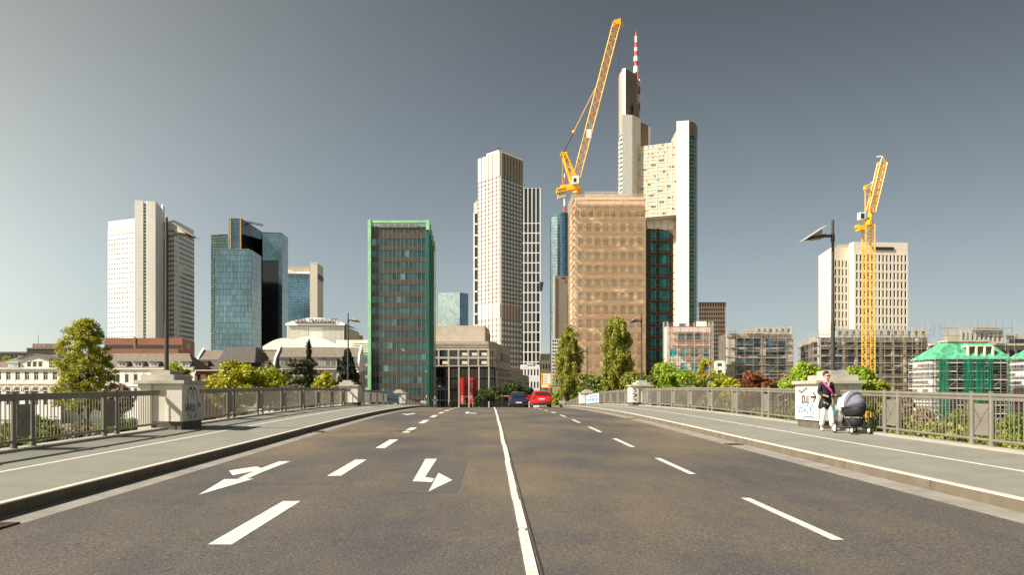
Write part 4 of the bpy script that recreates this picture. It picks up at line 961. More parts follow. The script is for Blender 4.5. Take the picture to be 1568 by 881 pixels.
# --- low white building and shops at the end of the street
D = 420
b = Bld('street_block', 'low white corner building with slanted gable at the street end below the framed tower', 812, D)
b.prism([U(797, D), U(826, D), U(826, D+15), U(797, D+15)], G, Z(559, D), 'white'); b.facade(U(797, D), U(826, D), G+2, Z(561, D), 6, 3, .5, .5, .2, 'white', 'g_dark')
b.prism([U(806, D-.5), U(817, D-.5), U(822, D+1), U(806, D+4)], Z(559, D), [Z(557, D), Z(557, D), Z(560, D), Z(557, D)], 'offwhite', 'roof_plant'); b.done()
D = 520
b = Bld('street_block', 'small beige house with grey roof at the street end, beside the framed tower', 833, D)
b.prism([U(826, D), U(843, D), U(843, D+15), U(826, D+15)], G, Z(552, D), 'cream'); b.facade(U(826, D), U(843, D), G+2, Z(554, D), 4, 4, .45, .5, .2, 'cream', 'g_dark'); b.prism([U(827, D+1), U(842, D+1), U(841, D+12), U(829, D+12)], Z(552, D), Z(542, D), 'concrete', 'upper_floor'); b.done()
# --- round blue glass tower with mast
D = 600
q = U(860, D+22); b = Bld('round_tower', 'round blue glass tower with red and white mast behind the grey slab', 860, D); n = 28; rr = 19*D/F*.98; zt = Z(324, D)
ring = [(q.x+rr*math.cos(2*math.pi*i/n), q.y+rr*math.sin(2*math.pi*i/n)) for i in range(n)]
b.prism(ring, G, zt, 'g_black'); b.prism([(q.x+(x-q.x)*.8, q.y+(y-q.y)*.8) for x, y in ring], zt, Z(318.5, D), 'g_slate', 'crown')
for i in range(n):
    A, B_ = ring[i], ring[(i+1) % n]
    if (A[1]+B_[1])/2 < q.y+4: b.panes(A, B_, Z(540, D), zt-.3, 2, 46, 'g_sky' if i in (16, 17, 18) else 'g_blue', gap=.25)
zm = Z(256, D); bb1, bb2 = b.wmb('redpaint', 'mast'), b.wmb('whitepaint', 'mast_bands'); z = Z(318, D); k = 0
while z < zm: z2 = min(z+5.5, zm); (bb2 if k % 2 else bb1).tube((q.x+2, q.y-4, z), (q.x+2, q.y-4, z2), .8*(1-.4*(z-zt)/(zm-zt)), 8); z = z2; k += 1
b.done()
D = 430
b = Bld('slab_tower', 'plain taupe slab tower standing in front of the round blue glass tower', 860, D); b.prism([U(847, D), U(868.5, D+2), U(872, D+20), U(850, D+22)], G, Z(422, D), 'taupe'); b.band(U(847.1, D), U(850, D+.2), Z(600, D), Z(422.5, D), 'cream', 'edge_panel', .3); b.band(U(860, D+.9), U(866, D+1.4), Z(427, D), Z(424.5, D), 'dark', 'vent', .2); b.done()
D = 440
b = Bld('narrow_block', 'narrow reddish block with blue glass corner squeezed between taupe slab and netted tower', 873, D); b.prism([U(869.5, D), U(880, D), U(880, D+15), U(869.5, D+15)], G, Z(462, D), 'brick'); b.band(U(869.6, D), U(879, D), Z(480, D), Z(470, D), 'g_blue', 'glass_corner', .2); b.prism([U(871, D+1), U(880, D+1), U(880, D+9), U(871, D+9)], Z(462, D), Z(450, D), 'white', 'roof_plant'); b.done()
D = 320
b = Bld('grid_block', 'low office block with white window grid beside the left poplar', 855, D); b.prism([U(845.5, D), U(878, D), U(878, D+14), U(845.5, D+14)], G, Z(519, D), 'concrete'); b.facade(U(845.5, D), U(878, D), Z(590, D), Z(520, D), 10, 13, .82, .62, .25, 'white', 'g_green', 'each'); b.done()
# --- netted tower under scaffolding
D = 252; sc = D/F
b = Bld('netted_tower', 'tower wrapped in tan scaffold netting with window openings showing through', 932, D)
A, B_ = U(882, D+1.6), U(966, D+1.6); B2 = U(986, D+1.6); zt = Z(300, D)
M['tanwall'] = mat('tan_wall', (0.74, 0.56, 0.39), .85, var=.10, scale=.4)
b.prism([A, B2, (B2.x, D+20, 0), (A.x, D+20, 0)], G, zt, 'tanwall')
yy = [Z(325+20.3*j, D) for j in range(14)]
b.facade(A, B2, yy[12], yy[0]+2.0, 8, 12, .58, .58, .3, 'tanwall', 'g_pale', vz=.45)
b.facade(A, B2, Z(333, D)+.3, Z(322, D)+.2, 17, 1, .5, .8, .3, 'tanwall', 'cream', 'row', 'attic_openings')
b.band(A, B2, Z(321, D), Z(311, D), 'taupe', 'attic_wall', .15)
bt = b.done()
NA, NB = U(876.5, D-.6), U(989, D-.6)
scaffold(bt, (A.x, D+1.0), (B2.x, D+1.0), G, Z(298, D), 2.55, 2.08, 1.0, .15, 5, 'rust', 'galv', top=.8, dmiss=.05)
for (p, q) in (((NA.x, D+12), (NA.x, D-.6)),):
    scaffold(bt, (NA.x+1.1, D+12), (NA.x+1.1, D-.3), G, Z(298, D), 2.5, 2.08, .9, .0, 6, 'rust', 'galv', top=.8)
nb = MB(); nx = 30; nz_ = 60; z0, z1 = G, Z(297.5, D); P = [(NA.x, D+14), (NA.x, D-.75), (NB.x, D-.75), (NB.x, D+8)]
rnd = random.Random(3)
def net(b, A, B_, z0, z1, nx, nz, amp, rnd):
    A, B_ = Vector((A[0], A[1], 0)), Vector((B_[0], B_[1], 0)); v = B_-A; nr = Vector((v.y, -v.x, 0)).normalized(); vs = []
    for j in range(nz+1):
        for i in range(nx+1):
            p = A+v*(i/nx)+nr*(rnd.uniform(-amp, amp) if 0 < i < nx else 0); vs.append((p.x, p.y, z0+(z1-z0)*j/nz))
    b.add(vs, [(j*(nx+1)+i, j*(nx+1)+i+1, (j+1)*(nx+1)+i+1, (j+1)*(nx+1)+i) for j in range(nz) for i in range(nx)])
net(nb, P[0], P[1], z0, z1, 8, 60, .08, rnd); net(nb, P[1], P[2], z0, z1, 30, 60, .10, rnd); net(nb, P[2], P[3], z0, z1, 6, 60, .08, rnd)
nb.build('scaffold_net', 'net', bt, smooth=True)
tp = MB(); lattice(tp, (U(899, D).x, D+4, Z(291.5, D)), (U(968, D).x, D+4, Z(291.5, D)), .9, 24, .05); 
for i in range(14): x = U(899, D).x+i*(U(968, D).x-U(899, D).x)/13; tp.tube((x, D+4, zt), (x, D+4, Z(289, D)), .04, 4)
tp.box(U(900, D).x, D+3.5, Z(296, D), U(967, D).x, D+5, Z(293.5, D)); tp.build('roof_scaffold', 'galv', bt)
# --- dark wing with turquoise windows
D = 262; sc = D/F
b = Bld('dark_wing', 'dark brown building wing with turquoise film over its windows beside the netted tower', 1012, D)
A, B_ = U(990.5, D), U(1031, D+3); zt = Z(350, D)
b.prism([A, B_, U(1030, D+18), (A.x, D+18, 0)], G, zt, 'dconcrete')
n = 13
for j in range(n):
    z1 = Z(354+18.3*j, D); z0 = Z(367+18.3*j, D)
    for (a, c) in ((996, 1005), (1009.5, 1025)):
        pa, pc = U(a, D), U(c, D); k = 3 if c > 1010 else 2
        for i in range(k):
            x0, x1 = pa.x+(pc.x-pa.x)*i/k+.06, pa.x+(pc.x-pa.x)*(i+1)/k-.06; yv = D-.12
            b.win.setdefault(('window', 'g_cyan'), []).append((1, ((x0, yv, z0), (x1, yv, z0), (x1, yv, z1), (x0, yv, z1)), 0))
    b.wmb('brownclad', 'spandrel').box(U(995, D).x, D-.35, z0-.75, U(1026, D).x, D-.14, z0-.1)
b.wmb('dark', 'pier').box(U(1006, D).x, D-.4, G, U(1008.6, D).x, D-.13, zt); b.wmb('brick', 'edge_pier').box(U(1026.5, D).x, D-.5, G, U(1030.5, D).x, D+.2, Z(352, D))
bt = b.done()
scaffold(bt, (U(991, D-.6).x, D-.6), (U(1032, D-.6).x, D-.6), G, Z(352, D), 2.2, 1.95, .8, .1, 8, 'rust', 'dark', deck='dconcrete', top=2.2, dmiss=.25)
# --- the tall stepped skyscraper with mast
D = 640; sc = D/F
b = Bld('stepped_skyscraper', 'tallest skyscraper, cream and white stepped slabs with red and white lattice mast', 1005, D)
q = lambda px, d: U(px, D+d)
zA = Z(107, D)
b.prism([q(947, 14), q(949, 4), q(953, 0), q(958, -2), q(976, 10), q(976, 40), q(950, 40)], Z(320, D), zA, 'brownclad', 'spire_slab')
b.prism([q(952.5, -1.2), q(957.8, -3.4), q(958.1, -2.5), q(953.3, -.4)], Z(320, D), zA+.4, 'cream', 'spire_edge'); b.prism([q(947, 13), q(949, 3), q(952.4, -1), q(952.8, 1), q(949.5, 5), q(948, 14)], Z(206, D), zA-1.5, 'taupe', 'spire_edge')
b.prism([q(970, 2), q(979, 6), q(979, 30), q(970, 30)], Z(320, D), Z(158, D), 'brownclad', 'spire_slab')
for k in range(20): zk = Z(206+7*k, D); b.prism([q(946.6, 16), q(949, 2), q(952.6, -2), q(952.9, 1), q(950, 6), q(948.6, 16)], zk-3.4, zk-1.6 , 'white', 'curved_band'); b.prism([q(947.2, 16), q(949.4, 3), q(952.6, -1.5), q(952.9, 1), q(950, 6), q(948.6, 16)], zk-1.6, zk, 'g_green', 'curved_glazing')
zB = Z(180, D)
b.prism([q(952.6, -8), q(968.5, -6), q(968.5, 20), q(953, 20)], G, zB, 'white', 'west_pier')
b.prism([q(968.8, -5), q(981, 4), q(981, 22), q(968.8, 22)], Z(345, D), zB+.5, 'cream', 'west_pier'); b.prism([q(981.2, 4.5), q(992.6, 12), q(992, 24), q(981, 24)], Z(345, D), Z(184, D), 'brownclad', 'west_pier'); b.prism([q(992.8, 12), q(996, 14), q(995, 26), q(992.5, 26)], Z(345, D), Z(186, D), 'white', 'west_pier')
F0, F1 = q(968.6, 2), q(1035.5, -12); zF0, zF1 = Z(226, D+2), Z(217, D-12); zFm = (zF0+zF1)/2
b.prism([F0, F1, q(1035, 12), q(969, 24)], Z(334, D), zFm, 'facade_beige', 'south_facade')
b.prism([q(968.6, 14), q(1035.5, 4), q(1035, 20), q(969, 30)], G, Z(334.2, D), 'cream', 'recess_wall')
nF = 19; rnd = random.Random(12); A, B_ = F0, F1; v = (B_-A); Lw = v.length; v.normalize(); nr = Vector((v.y, -v.x, 0)); zb0, zb1 = Z(334, D), zFm
ch = (zb1-zb0)/nF
for j in range(nF):
    for i in range(26):
        o = A+v*(Lw*(i+.06)/26)+nr*.06+Vector((0,0,zb0+ch*j+ch*.34)); w_ = v*(Lw*.88/26); h_ = Vector((0,0,ch*.5))
        if j >= nF-4: mt = 'g_pale' if rnd.random() < .2 else 'gold_pane'
        else:
            run = math.sin(i*.8+j*2.3)+math.sin(i*.37-j*1.7); mt = 'g_slate' if run > 1.25 else ('g_green' if run > 1.1 else 'gold_pane')
        b.wmb(mt, 'facade_panes').quad(o, o+w_, o+w_+h_, o+h_)
    b.wmb('cream', 'facade_lines').obox(A+nr*.05+Vector((0,0,zb0+ch*j)), v*Lw, nr*.25, (0,0,ch*.16))
for i in (0, 3, 8.7, 14.6, 20, 23): b.wmb('cream', 'facade_ribs').obox(A+v*(Lw*i/26)+nr*.3+Vector((0,0,zb0)), v*.5, nr*.15, (0,0,zb1-zb0))
zC = Z(196, D)
b.prism([q(1035.8, -16), q(1055, -18), q(1056, -8), q(1052, 10), q(1036, 12)], G, zC, 'white', 'east_pier')
arc = [q(1055.3, -17.8), q(1062, -16), q(1066, -11), q(1068, -2), q(1068, 10), q(1056, 12)]
b.prism(arc, G, Z(218, D), 'g_black', 'east_curve'); b.prism(arc, Z(217.9, D), zC-.6, 'brownclad', 'east_cap')
b.prism([q(1028, -6), q(1035.6, -10), q(1035.6, 8), q(1029, 8)], zFm-.5, [Z(218, D), Z(206, D), Z(206, D), Z(218, D)], 'taupe', 'east_shoulder')
for k in range(3): b.panes(arc[k], arc[k+1], Z(495, D), Z(219, D), 2 if k else 3, 44, 'g_green', 'curved_glazing', .45)
for k in range(44):
    zk = Z(495, D)+(Z(219, D)-Z(495, D))*k/44
    for j in range(3): b.band(arc[j], arc[j+1], zk-.22, zk+.22, 'taupe', 'curved_spandrel', .12)
b.done_t = b.done()
ms = MB(); m1, m2 = MB(), MB(); c = q(974, 20); zs = [Z(158, D), Z(145, D), Z(132, D), Z(119, D), Z(108, D)]
for k in range(4): lattice(m1 if k % 2 == 0 else m2, (c.x, c.y, zs[k]), (c.x, c.y, zs[k+1]), 5.2, 2, .45)
lattice(m1, (c.x, c.y, Z(108, D)), (c.x, c.y, Z(96, D)), 2.6, 2, .45)
cols = [(96, 86, m2, 2.2), (86, 78, m1, 1.6), (78, 70, m2, 2.0), (70, 62, m1, 1.5), (62, 56, m2, 1.5), (56, 48, m1, 1.2), (48, 38, m2, 1.1), (38, 31, m1, .7)]
for y0, y1, bb, r_ in cols: bb.tube((c.x, c.y, Z(y0, D)), (c.x, c.y, Z(y1, D)), r_, 8, r_*.9)
m1.build('mast_red_sections', 'redpaint', b.t); m2.build('mast_white_sections', 'whitepaint', b.t)
# --- dark gridded tower
D = 420
b = Bld('grid_tower', 'small dark brown gridded tower behind the pink scaffolded house', 1090, D); zt = Z(463, D)
b.prism([U(1070, D), U(1110, D), U(1110, D+18), U(1072, D+18)], G, zt, 'dark')
b.facade(U(1070, D), U(1110, D), Z(471, D), zt, 10, 1, .8, .8, .6, 'brownclad', 'g_black'); b.facade(U(1070.5, D-.3), U(1109.5, D-.3), Z(585, D), Z(471.2, D), 11, 17, .8, .62, .35, 'brownclad', 'g_dark', 'each')
b.done()
# --- pink scaffolded house
D = 230
b = Bld('pink_house', 'pale pink building under scaffolding with turquoise covered windows', 1055, D); A, B_ = U(1022, D), U(1088, D); zt = Z(500, D)
M['pinkwall'] = mat('pale_pink_render', (.62, .48, .42), .85, var=.08)
b.prism([A, B_, (B_.x, D+4, 0), (A.x, D+4, 0)], G, zt, 'pinkwall')
b.facade(A, B_, Z(594, D), Z(530, D), 4, 3, .62, .56, .3, 'pinkwall', 'g_cyan'); b.facade(U(1037, D), U(1073, D), Z(524, D), Z(508, D), 3, 1, .88, .72, .3, 'pinkwall', 'g_slate')
b.prism([U(1040, D+1.5), U(1051, D+1.5), U(1051, D+3.8), U(1040, D+3.8)], zt, Z(495, D), 'g_teal', 'roof_plant'); b.prism([U(1066, D+1), U(1082, D+1), U(1082, D+3.8), U(1066, D+3.8)], zt, Z(492, D), 'offwhite', 'roof_plant')
bt = b.done(); scaffold(bt, (A.x, D-.4), (B_.x, D-.4), G, Z(499, D), 2.4, 1.9, .9, .2, 11, 'rust', 'offwhite', top=.8)
st = MB(); 
for px in (1018, 1087): lattice(st, (U(px, D).x, D-1, G), (U(px, D).x, D-1, Z(494, D)), 1.1, 16, .06)
st.build('stair_towers', 'galv', bt)
# --- concrete building under scaffolding
D = 240
b = Bld('concrete_block', 'unfinished concrete building with deep dark openings and blue scaffold props', 1165, D)
A, B_ = U(1112, D), U(1212, D); zt = Z(512, D)
b.prism([A, B_, (B_.x, D+8, 0), (A.x, D+8, 0)], G, zt, 'dconcrete')
b.wmb('concrete', 'frame').box(A.x-.2, D-1.2, Z(517, D), U(1166, D).x, D-.04, zt+.1)
for k in range(5): z = Z(533.5+13.2*k, D); b.wmb('concrete', 'frame').box(A.x, D-1.0, z-.35, B_.x, D-.04, z+.2)
for px, w in ((1112, 2.4), (1163, 1.6), (1202, 2.2)): b.wmb('beige', 'frame').box(U(px, D).x, D-.9, G, U(px, D).x+w, D-.02, Z(517.3, D))
for k in range(5):
    for a, c in ((1126, 1143), (1144, 1160), (1170, 1185), (1186, 1201)):
        zz0 = Z(531.5+13.2*k, D); b.win.setdefault(('window', 'g_tower' if (a+k) % 3 else 'g_teal'), []).append((1, ((U(a, D).x, D-.06, zz0+.2), (U(c, D).x, D-.06, zz0+.2), (U(c, D).x, D-.06, zz0+1.7), (U(a, D).x, D-.06, zz0+1.7)), 0))
U0, U1 = U(1142, D+1), U(1212, D+1)
b.prism([U0, U1, (U1.x, D+7, 0), (U0.x+2, D+7, 0)], zt, [Z(506, D), Z(499, D), Z(499, D), Z(506, D)], 'beige', 'top_floor'); b.facade(U(1158, D+.9), U1, zt+.1, Z(501, D), 6, 1, .45, .5, .2, 'beige', 'g_blue')
bt = b.done(); scaffold(bt, (A.x, D-1.2), (B_.x, D-1.2), G, Z(505, D), 2.6, 2.0, 1.0, .1, 21, 'concrete', 'galv', .35, 1.2, 'plank', .3)
# --- small white house behind the trees
D = 170
b = Bld('small_house', 'tiny white flat-roofed house showing above the right-hand bushes', 1102, D); b.prism([U(1095, D), U(1109, D), U(1109, D+8), U(1095, D+8)], G, Z(553, D), 'white'); b.facade(U(1095, D), U(1109, D), Z(585, D), Z(554, D), 1, 3, .5, .4, .2, 'white', 'g_dark'); b.done()
# --- cream office tower on the right
D = 430; sc = D/F
b = Bld('cream_tower', 'cream stone office tower with vertical slot windows behind the slim yellow crane', 1322, D)
P0, P1, P2, P2b, P3 = U(1253.5, 450), U(1274, 422), U(1300, 424), U(1307, 418), U(1390, 421); zt = Z(372, 421)
b.prism([P0, P1, P2, U(1310, 460), U(1262, 470)], G, zt-2, 'cream'); b.prism([P2, P2b, P3, U(1385, 470), U(1300, 470)], G, zt, 'cream')
b.facade(U(1276.5, 421.8), U(1298, 423.6), Z(516, D), Z(401, D), 4, 9, .5, .74, .35, 'cream', 'g_dark', vz=.4)
b.facade(U(1309, 417.8), U(1389, 420.7), Z(513, D), Z(394, D), 14, 9, .52, .74, .35, 'cream', 'g_dark', vz=.4)
b.band(U(1335, 418.6), U(1369, 419.8), Z(388.5, D), Z(384, D), 'dark', 'roof_slot', .1); b.band(U(1258, 444.5), U(1268, 430.5), Z(396, 440), Z(391, 440), 'gold', 'roof_slot', .1)
for k in range(9): b.band(P0, P1, Z(505-12.6*k, 430)-.15, Z(505-12.6*k, 430), 'offwhite', 'string_course', .15)
b.prism([U(1281, 430), U(1322, 430), U(1322, 445), U(1281, 445)], zt-2, zt+.9, 'taupe', 'roof_plant'); b.done()
# --- scaffolded row on the right
D = 225
b = Bld('concrete_block', 'long dark concrete shell under dense scaffolding behind the slim yellow crane', 1325, D)
A, B_ = U(1252, D), U(1420, D); zt = Z(517, D)
b.prism([A, B_, (B_.x, D+18, 0), U(1226, D+34)], G, zt, 'dconcrete')
for k in range(5): z = Z(530+15*k, D); b.wmb('concrete', 'floor_slabs').box(A.x, D-.6, z-.3, B_.x, D-.03, z+.15)
for k in range(9): x = A.x+k*(B_.x-A.x)/9; b.wmb('beige', 'columns').box(x, D-.55, G, x+.7, D-.02, zt-.35)
for k in range(24):
    i, j = k % 8, k//8; x = A.x+i*(B_.x-A.x)/9+1.2; z = Z(543+15*j, D); b.win.setdefault(('window', 'g_black'), []).append((1, ((x, D-.08, z+.3), (x+2.2, D-.08, z+.3), (x+2.2, D-.08, z+2.2), (x, D-.08, z+2.2)), 0))
T0, T1 = U(1281, D+3), U(1419, D+3)
b.prism([T0, T1, (T1.x, D+15, 0), U(1278, D+15)], zt, Z(503, D), 'beige', 'top_floor'); b.facade(T0, T1, zt, Z(504, D), 13, 1, .5, .5, .2, 'beige', 'g_blue', vz=.6)
b.band(U(1227, D+33), A, zt-1.2, zt+.4, 'concrete', 'side_parapet', .5)
bt = b.done(); scaffold(bt, (A.x, D-.6), (B_.x, D-.6), G, Z(508, D), 2.5, 2.0, 1.0, .15, 31, 'plank', 'galv', .25, 1.5, 'plank', .25)
scaffold(bt, (U(1227, D+33).x, D+33), (A.x, D-.3), G, Z(515, D), 2.5, 2.0, 1.0, .2, 32, 'rust', 'galv', .1, 1.2, 'plank', .1)
scaffold(bt, (T0.x-1, D+1.5), (T1.x+1, D+1.5), zt, Z(500, D), 2.4, 2.0, .8, .1, 33, 'plank', 'galv', .3, 1.2)
D = 205
b = Bld('concrete_block', 'beige concrete building with flat overhanging roofs behind the green-netted pavilions', 1500, D)
A, B_ = U(1421, D), U(1640, D); zt = Z(527, D)
b.prism([A, B_, (B_.x, D+16, 0), U(1421, D+16)], G, zt, 'concrete'); b.prism([U(1541, D-1), (B_.x, D-1, 0), (B_.x, D+16, 0), U(1541, D+16)], zt-.1, Z(512.5, D), 'beige', 'roof_slab')
b.band(U(1545, D-1), (B_.x, D-1), Z(526, D), Z(520, D), 'g_dark', 'window_band', .12); b.band(A, B_, Z(530, D), Z(527, D), 'beige', 'roof_edge', 1.2)
b.facade(A, B_, G+2, Z(531, D), 18, 4, .7, .6, .3, 'concrete', 'g_dark')
T0, T1 = U(1449, D+2), U(1534, D+2); b.prism([T0, T1, (T1.x, D+13, 0), U(1447, D+13)], zt, [Z(508, D), Z(503, D), Z(503, D), Z(508, D)], 'beige', 'top_floor'); b.facade(U(1472, D+1.9), T1, zt, Z(505, D), 9, 1, .55, .6, .2, 'beige', 'g_blue')
b.band(U(1487, D+1.6), U(1539, D+1.6), Z(503.5, D), Z(502, D), 'concrete', 'roof_edge', .8)
bt = b.done(); scaffold(bt, (U(1436, D).x, D-.4), (U(1548, D).x, D-.4), zt-2, Z(503, D), 2.3, 2.0, .9, .1, 41, 'plank', 'galv', .3, 1.6, 'plank', .3)
# --- green netted pavilions
def pavilion(label, px0, px1, D, ytop, yeave, px_t0, px_t1, seed):
    b = Bld('netted_pavilion', label, (px0+px1)/2, D, group='green netted pavilions under scaffolding'); A, B_ = U(px0+4, D), U(px1-4, D); ze = Z(yeave, D); zt = Z(ytop, D+2.6)
    dd = 7.5
    M_ = b.t
    b.prism([A, B_, (B_.x, D+dd, 0), (A.x, D+dd, 0)], G, ze-.2, 'dconcrete')
    xl, xr = U(px0, D).x, U(px1, D).x; tl, tr = U(px_t0, D+2.6).x, U(px_t1, D+2.6).x; my = (xl*.72+xr*.28); 
    r_ = b.wmb('groof', 'green_roof'); nx, nz = 18, 8; rnd = random.Random(seed)
    def surf(p0, p1, p2, p3):
        vs = []
        for j in range(nz+1):
            v = j/nz; e = v
            for i in range(nx+1):
                u = i/nx; a = Vector(p0).lerp(Vector(p1), u); c = Vector(p3).lerp(Vector(p2), u); p = a.lerp(c, v); p.z = a.z+(c.z-a.z)*v**.92+rnd.uniform(-.05, .05); vs.append(p)
        r_.add(vs, [(j*(nx+1)+i, j*(nx+1)+i+1, (j+1)*(nx+1)+i+1, (j+1)*(nx+1)+i) for j in range(nz) for i in range(nx)])
    y0, y1 = D-.9, D+dd+.9; t0, t1 = D+2.6, D+5.2
    surf((xl, y0, ze), (xr, y0, ze), (tr, t0, zt), (tl, t0, zt)); surf((xl, y1, ze), (xl, y0, ze), (tl, t0, zt), (tl, t1, zt)); surf((xr, y0, ze), (xr, y1, ze), (tr, t1, zt), (tr, t0, zt)); surf((xr, y1, ze), (xl, y1, ze), (tl, t1, zt), (tr, t1, zt))
    r_.quad((tl, t0, zt), (tr, t0, zt), (tr, t1, zt), (tl, t1, zt))
    b.wmb('plank', 'roof_opening').box(tl-.4, t0-.4, zt, tr+.4, t1+.4, zt+.35)
    # open frame in the roof and white chute
    f0, f1 = A.x+(B_.x-A.x)*.46, A.x+(B_.x-A.x)*.80
    b.wmb('cream', 'dormer_frame').box(f0-.2, D-.3, ze+2.6, f1, D+4, ze+2.9)
    for k in range(4): x = f0+(f1-f0)*k/3; b.wmb('cream', 'dormer_frame').box(x-.2, D-.35, ze+.3, x+.15, D, ze+2.6)
    b.wmb('dconcrete', 'dormer_recess').box(f0, D+.2, ze+.3, f1, D+3.6, ze+2.55)
    for k in range(8):
        b.wmb('white', 'wall_panels').box(A.x-.25, D+.1, G+.5+k*1.75, A.x-.03, D+dd-.1, G+1.75+k*1.75)
        b.wmb('white', 'wall_panels').box(A.x, D-.20, G+.5+k*1.75, A.x+(B_.x-A.x)*.07, D-.03, G+1.75+k*1.75)
    for k in range(8):
        for i in range(5): x = A.x+(B_.x-A.x)*(.24+.15*i); b.win.setdefault(('opening', 'g_black'), []).append((1, ((x, D-.05, G+1+k*1.75), (x+2.0, D-.05, G+1+k*1.75), (x+2.0, D-.05, G+2.2+k*1.75), (x, D-.05, G+2.2+k*1.75)), 0))
    t = b.done(); scaffold(t, (A.x-.3, D-.1), (B_.x+.3, D-.1), G, ze-.3, 2.1, 1.7, .8, .1, seed+1, 'offwhite', 'galv', .4, .3, 'plank', .2)
    scaffold(t, (A.x-.2, D+dd), (A.x-.2, D-.5), G, ze-.3, 2.1, 1.7, .8, .1, seed+2, 'offwhite', 'galv', .3, .3, 'plank', .2)
    nb = MB(); w = B_.x-A.x
    for u0, u1 in ((.02, .16), (.36, .50), (.52, .66), (.68, .76), (.95, .99)): net(nb, (A.x+w*u0, D-1.15), (A.x+w*u1, D-1.15), G+1, ze-.1, 10, 6, .14, rnd)
    nb.build('green_net', 'gnet', t, smooth=True)
    return t
pavilion('pavilion wrapped in green netting with white panels at its left, whole in view', 1426, 1546, 160, 524, 551, 1452, 1512, 51)
pavilion('second green-netted pavilion cut by the right edge of the photo', 1580, 1700, 164, 522, 549, 1610, 1670, 61)
# --- cranes
def P3(px, y, D): p = U(px, D); return Vector((p.x, D, Z(y, D)))
D = 268
t = thing('tower_crane', 'big yellow luffing crane with raised lattice boom above the netted tower', 'crane', (U(883, D+4).x, D+4, G), 'yellow tower cranes')
b = MB(); lattice(b, (U(884, D+4).x, D+4, G), (U(884, D+4).x, D+4, Z(296, D)), 2.4, 24, .14); b.build('mast', 'yellow', t)
b = MB(); b.tube(P3(884, 296, D+4), P3(884, 290, D+4), 1.5, 12); b.build('slewing_ring', 'yellow', t)
b = MB(); a = P3(852, 297, D); c = P3(887, 289, D)
b.obox(a-Vector((0, 1.6, .0)), c-a, (0, 3.2, 0), (0, 0, 1.5)); b.obox(P3(858, 290, D)-Vector((0, 1.3, 0)), P3(874, 288, D)-P3(858, 290, D), (0, 2.6, 0), (0, 0, 1.1))
b.tube(P3(852, 292, D)+Vector((0, -1.6, 0)), P3(864, 289, D)+Vector((0, -1.6, 0)), .35); b.build('counter_jib', 'yellow', t)
b = MB(); b.obox(P3(853.5, 306, D)-Vector((0, 1.2, 0)), P3(866, 302.5, D)-P3(853.5, 306, D), (0, 2.4, 0), (0, 0, 2.0)); b.build('counterweight', 'stone', t)
b = MB()
for dy in (-1.1, 1.1):
    V_ = Vector((0, dy, 0)); b.tube(P3(875, 283, D)+V_, P3(860.5, 235, D)+V_, .30, 6); b.tube(P3(884, 276, D)+V_, P3(867, 237, D)+V_, .26, 6)
    for k in range(7): u = (k+.5)/7; b.tube(P3(875, 283, D).lerp(P3(860.5, 235, D), u)+V_, P3(884, 276, D).lerp(P3(867, 237, D), u+(.07 if k % 2 else -.07))+V_, .14, 5)
b.tube(P3(860, 236, D)-Vector((0, 1.2, 0)), P3(860, 236, D)+Vector((0, 1.2, 0)), .5, 8); b.obox(P3(859, 239, D)-Vector((0, 1.2, 0)), P3(868, 238, D)-P3(859, 239, D), (0, 2.4, 0), (0, 0, .9)); b.tube(P3(861, 238, D), P3(861, 289, D), .09, 4)
b.build('a_frame', 'yellow', t)
b = MB(); lattice(b, P3(881.5, 277, D), P3(944, 36, D), 2.4, 36, .13, up=(0, 1, 0)); b.tube(P3(876, 284, D), P3(881.5, 277, D), .7); b.build('boom', 'yellow', t)
b = MB(); b.obox(P3(939, 40, D)-Vector((0, .8, 0)), P3(950, 36, D)-P3(939, 40, D), (0, 1.6, 0), (0, 0, 1.6)); b.poly([P3(941, 30, D), P3(955, 36, D), P3(950, 44, D), P3(942, 42, D)], .22); b.build('boom_head', 'yellow', t)
b = MB(); b.obox(P3(875, 285, D)-Vector((0, 2.9, 0)), (2.2, 0, .3), (0, 1.6, 0), (0, 0, 2.6)); cb = b.build('cab', 'offwhite', t); b = MB(); b.obox(P3(877, 282.5, D)-Vector((0, 2.95, 0)), (.9, 0, .1), (0, .04, 0), (0, 0, 1.3)); b.build('cab_window', 'g_dark', cb)
b = MB(); b.obox(P3(897.5, 213, D)-Vector((0, 1.35, 0)), (1.6, 0, 0), (0, .3, 0), (0, 0, 3.0)); b.build('boom_sign', 'offwhite', t)
b = MB(); b.tube(P3(863, 233, D), P3(878.5, 202, D), .22, 5); b.build('hoist_ropes', 'dark', t); b = MB(); b.tube(P3(878.5, 202, D), P3(920, 118, D), .12, 5); b.sphere(P3(878.5, 202, D), .6); b.build('pendant_bar', 'yellow', t)
b = MB(); b.tube(P3(947.5, 42, D), P3(947.5, 290, D-1), .045, 4); b.build('hook_rope', 'dark', t)
D = 172
t = thing('tower_crane', 'slim yellow tower crane with steeply raised jib in front of the cream office tower', 'crane', (U(1330, D).x, D, G), 'yellow tower cranes')
b = MB(); lattice(b, (U(1330, D).x, D, G), (U(1330, D).x, D, Z(345, D)), 1.9, 34, .11); b.build('mast', 'yellow', t)
b = MB(); b.tube(P3(1329.5, 346, D), P3(1329.5, 338, D), .95, 10); b.build('slewing_ring', 'yellow', t)
b = MB(); b.obox(P3(1312.5, 354, D)-Vector((0, .7, 0)), P3(1325, 352, D)-P3(1312.5, 354, D), (0, 1.4, 0), (0, 0, 1.0)); b.tube(P3(1313, 347.5, D)-Vector((0, .5, 0)), P3(1313, 347.5, D)+Vector((0, .5, 0)), .45, 10); b.build('counter_jib', 'yellow', t)
